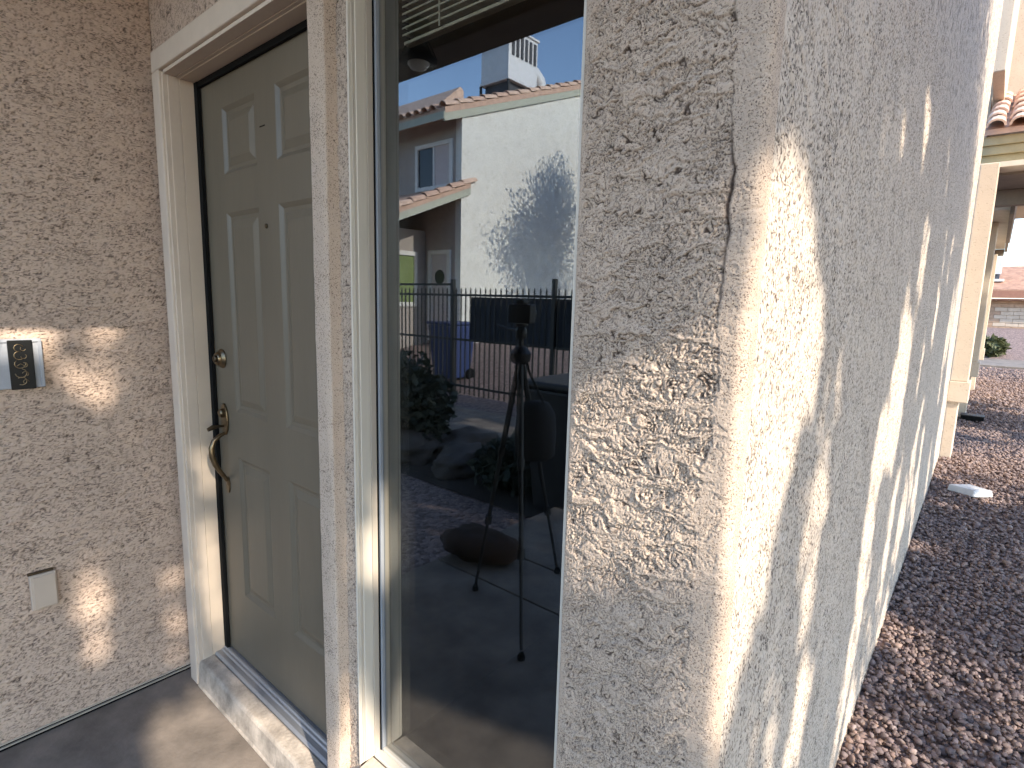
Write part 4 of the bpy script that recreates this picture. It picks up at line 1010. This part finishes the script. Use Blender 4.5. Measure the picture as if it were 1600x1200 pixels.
def lit_target(P):
    """True where a leaf at P would shade a spot that is sunlit in the place"""
    d = -np.array(SUN); out = np.zeros(len(P), bool); done = np.zeros(len(P), bool)
    def hit(ax, val):
        t = (val - P[:, ax]) / d[ax]; return P + t[:, None] * d
    H = hit(0, 2.017)
    on = (H[:, 1] > -0.03) & (H[:, 1] < 7.0) & (H[:, 2] > -0.15) & (H[:, 2] < 5.6)
    a, b = H[:, 1], H[:, 2]
    jit = 0.012 * gn(a * 14, b * 14, 5)
    L_ = in_poly(a + jit, b, RWA)
    for q in RWS: L_ |= in_poly(a + jit * 2.0, b, q)
    L_ |= a > 5.85 + 0.5 * gn(b * 1.1, a * 0, 77)
    L_ |= ell(a, b, .94, 1.27, .035, .09)
    out |= on & L_; done |= on
    H = hit(1, 0.0); a, b = H[:, 0], H[:, 2]
    on = ~done & (a > 0.0) & (a < 2.03) & (b > 0) & (b < 2.7)
    jit = 0.010 * gn(a * 16, b * 16, 15)
    L_ = in_poly(a + jit, b + jit, FAC)
    L_ |= (a > 0.98) & (a < 1.55) & (b < 0.60 - 0.3 * np.maximum(a - 1.2, 0) + 0.1 * gn(a * 9, b * 3, 16)) & (b > 0.15)
    L_ |= ell(a, b, 1.15, 0.86, .10, .09) | ell(a, b, 1.16, 1.52, .05, .10) | ell(a, b, 1.1, 0.72, 0.06, 0.06)
    # spots thrown into the door recess and across its jamb
    L_ |= ell(a, b, .29, .93, .17, .11) | ell(a, b, .30, .47, .18, .30) | ell(a, b, .69, .84, .055, .21) | ell(a, b, .24, .40, .06, .07)
    L_ |= (a > 0.35) & (a < 1.2) & (b < 0.25 + 0.06 * gn(a * 5, b * 3, 19))
    out |= on & L_; done |= on
    H = hit(0, 0.0); a, b = H[:, 1], H[:, 2]
    on = ~done & (a > -0.75) & (a < 0.0) & (b > 0) & (b < 2.7)
    jit = 0.02 * gn(a * 20, b * 20, 25)
    L_ = ell(a + jit, b + jit, -.405, 1.345, .12, .11) | ell(a + jit, b, -.20, 1.33, .075, .055, .6) | ell(a, b + jit, -.245, 1.13, .085, .06, .3) | ell(a + jit * .4, b, -.297 - 0.02 * (b - .35), .35, .055, .25) | ell(a + jit, b + jit, -.06, .39, .065, .065) | ell(a, b, -.045, .16, .045, .15) | ell(a + jit, b, -.46, 1.58, .08, .07) | ell(a + jit, b + jit, -.45, 1.42, .10, .06) | ell(a + jit, b, -.16, 1.24, .045, .03) | ell(a, b, -.15, .965, .045, .035) | ell(a + jit, b + jit, -.29, 1.20, .07, .035)
    out |= on & L_; done |= on
    H = hit(2, 0.0); a, b = H[:, 0], H[:, 1]
    on = ~done & (a > 0) & (a < 2.1) & (b > -2.3) & (b < 0.05)
    ed = -0.19 - 0.25 * a + 0.02 * gn(a * 6, b * 6, 33)
    L_ = (b > np.maximum(ed, -0.52)) & (a > 0.05)
    L_ &= ~ell(a, b, 0.10, -0.10, .05, .03)
    out |= on & L_; done |= on
    H = hit(2, -0.15); a, b = H[:, 0], H[:, 1]
    g = gn(a * 2.2, b * 0.9, 41) + 0.5 * gn(a * 6, b * 2.6, 42)
    L_ = ((b > 5.0) & (b < 8.6) & (g > -0.1)) | ((b > 14) & (b < 17.2)) | ((b < 5.0) & (b > 1.2) & (g > 0.62)) | (b > 19.8) | ((b < -5.2) & (a < -1.5)) | ((b < -3.9) & (b > -4.3) & (a < -1.6) & (a > -2.9)) | ell(a, b, 2.14, 2.25, .10, .09)
    out |= ~done & L_
    return out
def thin_target(P):
    """share of leaves taken out of the crown to throw broad soft dapples on the side wall"""
    d = -np.array(SUN); t = (2.017 - P[:, 0]) / d[0]; H = P + t[:, None] * d
    a, b = H[:, 1], H[:, 2]
    g = gn(a * 1.7, b * 1.2, 91) + 0.5 * gn(a * 4.2, b * 2.6, 92)
    th = 0.965 * sstep(-0.05, 0.5, g)
    th = th * sstep(0.25, 0.8, a) + 0.955 * np.exp(-((a - 0.56) / 0.20) ** 4 - ((b - 1.15) / 0.45) ** 4)
    th = np.maximum(th, 0.95 * np.exp(-((a - 0.30) / 0.22) ** 4 - ((b - 0.55) / 0.35) ** 4))
    th = np.minimum(th, 0.975)
    return np.where((a > 0.0) & (b > -0.7) & (b < 2.0), th, 0.0)
def tree(name, lab, loc, H, crowns, n, size, seed, cull=True, m=M_leaf):
    t = thing(name, lab, 'tree', loc, 'trees around the yard')
    rg = random.Random(seed)
    mb = MB()
    zc = min(c[0][2] for c in crowns)
    mb.tube([(0, 0, -0.1), (0.05, 0.02, zc * 0.25), (-0.06, 0.05, zc * 0.5), (0.02, 0, zc * 0.8)], [0.17, 0.14, 0.12, 0.10], 10)
    mb.build('trunk', M_bark, t, smooth=True)
    mb = MB()
    for (c, r) in crowns:
        for k in range(7):
            for attempt in range(40):
                a = rg.uniform(0, 6.28); q = rg.uniform(0.3, 0.9); e = Vector(c) + Vector((math.cos(a) * r[0] * q, math.sin(a) * r[1] * q, rg.uniform(-0.4, 0.6) * r[2]))
                s0 = Vector((0.02, 0, zc * rg.uniform(0.55, 0.8))); mid = s0.lerp(e, 0.5) + Vector((0, 0, 0.25))
                Lp = np.array([list(s0.lerp(mid, t)) for t in np.linspace(0, 1, 14)] + [list(mid.lerp(e, t)) for t in np.linspace(0, 1, 14)]) + np.array(loc)
                if not cull or lit_target(Lp).sum() <= attempt // 12: break
            mb.tube([s0, mid, e], [0.05, 0.028, 0.010], 6)
    Pb = np.array([p for p in mb.v])
    mb.build('limbs', M_bark, t, smooth=True)
    P = np.concatenate([leaf_cloud(c, r, int(n * r[1] * r[2]), size, seed + 5 * i, hollow=0.0) for i, (c, r) in enumerate(crowns)])
    if cull:
        rg2 = np.random.default_rng(seed + 9)
        Q = P + np.array(loc)
        side = (Q + ((2.017 - Q[:, 0]) / -SUN.x)[:, None] * -np.array(SUN))[:, 1] > 0.22
        J = rg2.normal(size=P.shape) * np.array([0.0, 1.0, 1.0]) * np.where(side, 0.032, 0.008)[:, None]
        keep = ~lit_target(Q + J)
        keep &= rg2.uniform(0, 1, len(P)) > thin_target(Q)
        P = P[keep]
    leaves('crown', P, size, m, t, seed)
    return t
tree('shade_tree', 'broad leafy shade tree nearest the side wall, out to the right', (7.7, -1.3, -0.15), 8, [((0, 0.1, 5.1), (1.3, 2.1, 2.5)), ((0.2, -1.6, 5.0), (1.2, 1.7, 2.1)), ((0.1, 1.6, 6.1), (1.2, 2.0, 1.7)), ((0.3, -0.6, 3.8), (1.1, 1.7, 1.4))], 7500, 0.052, 301)
tree('shade_tree', 'second leafy shade tree farther along the gravel side yard', (7.9, 2.3, -0.15), 8, [((0, 0, 5.1), (1.3, 2.2, 2.6)), ((0.2, 0.4, 3.8), (1.1, 2.0, 1.5))], 7500, 0.052, 302)
tree('shade_tree', 'third shade tree beside the front yard walk', (8.0, -6.3, -0.15), 8, [((0, 0, 5.7), (1.6, 2.4, 2.4))], 2000, 0.10, 303)
tree('shade_tree', 'fourth shade tree at the far end of the side yard', (9.5, 8.0, -0.15), 8, [((0, 0, 5.8), (1.6, 2.6, 2.2))], 1700, 0.11, 304)
tree('shade_tree', 'slender tree whose shadow falls on the neighbour gable wall', (-3.9, -12.1, 0.3), 7, [((0, -0.3, 5.0), (1.2, 1.7, 1.3)), ((0.1, 0.6, 4.5), (1.1, 1.6, 0.8)), ((0, -0.3, 3.6), (1.0, 1.6, 0.8)), ((0, -0.5, 5.9), (0.8, 1.0, 1.0))], 2900, 0.05, 305, cull=False)
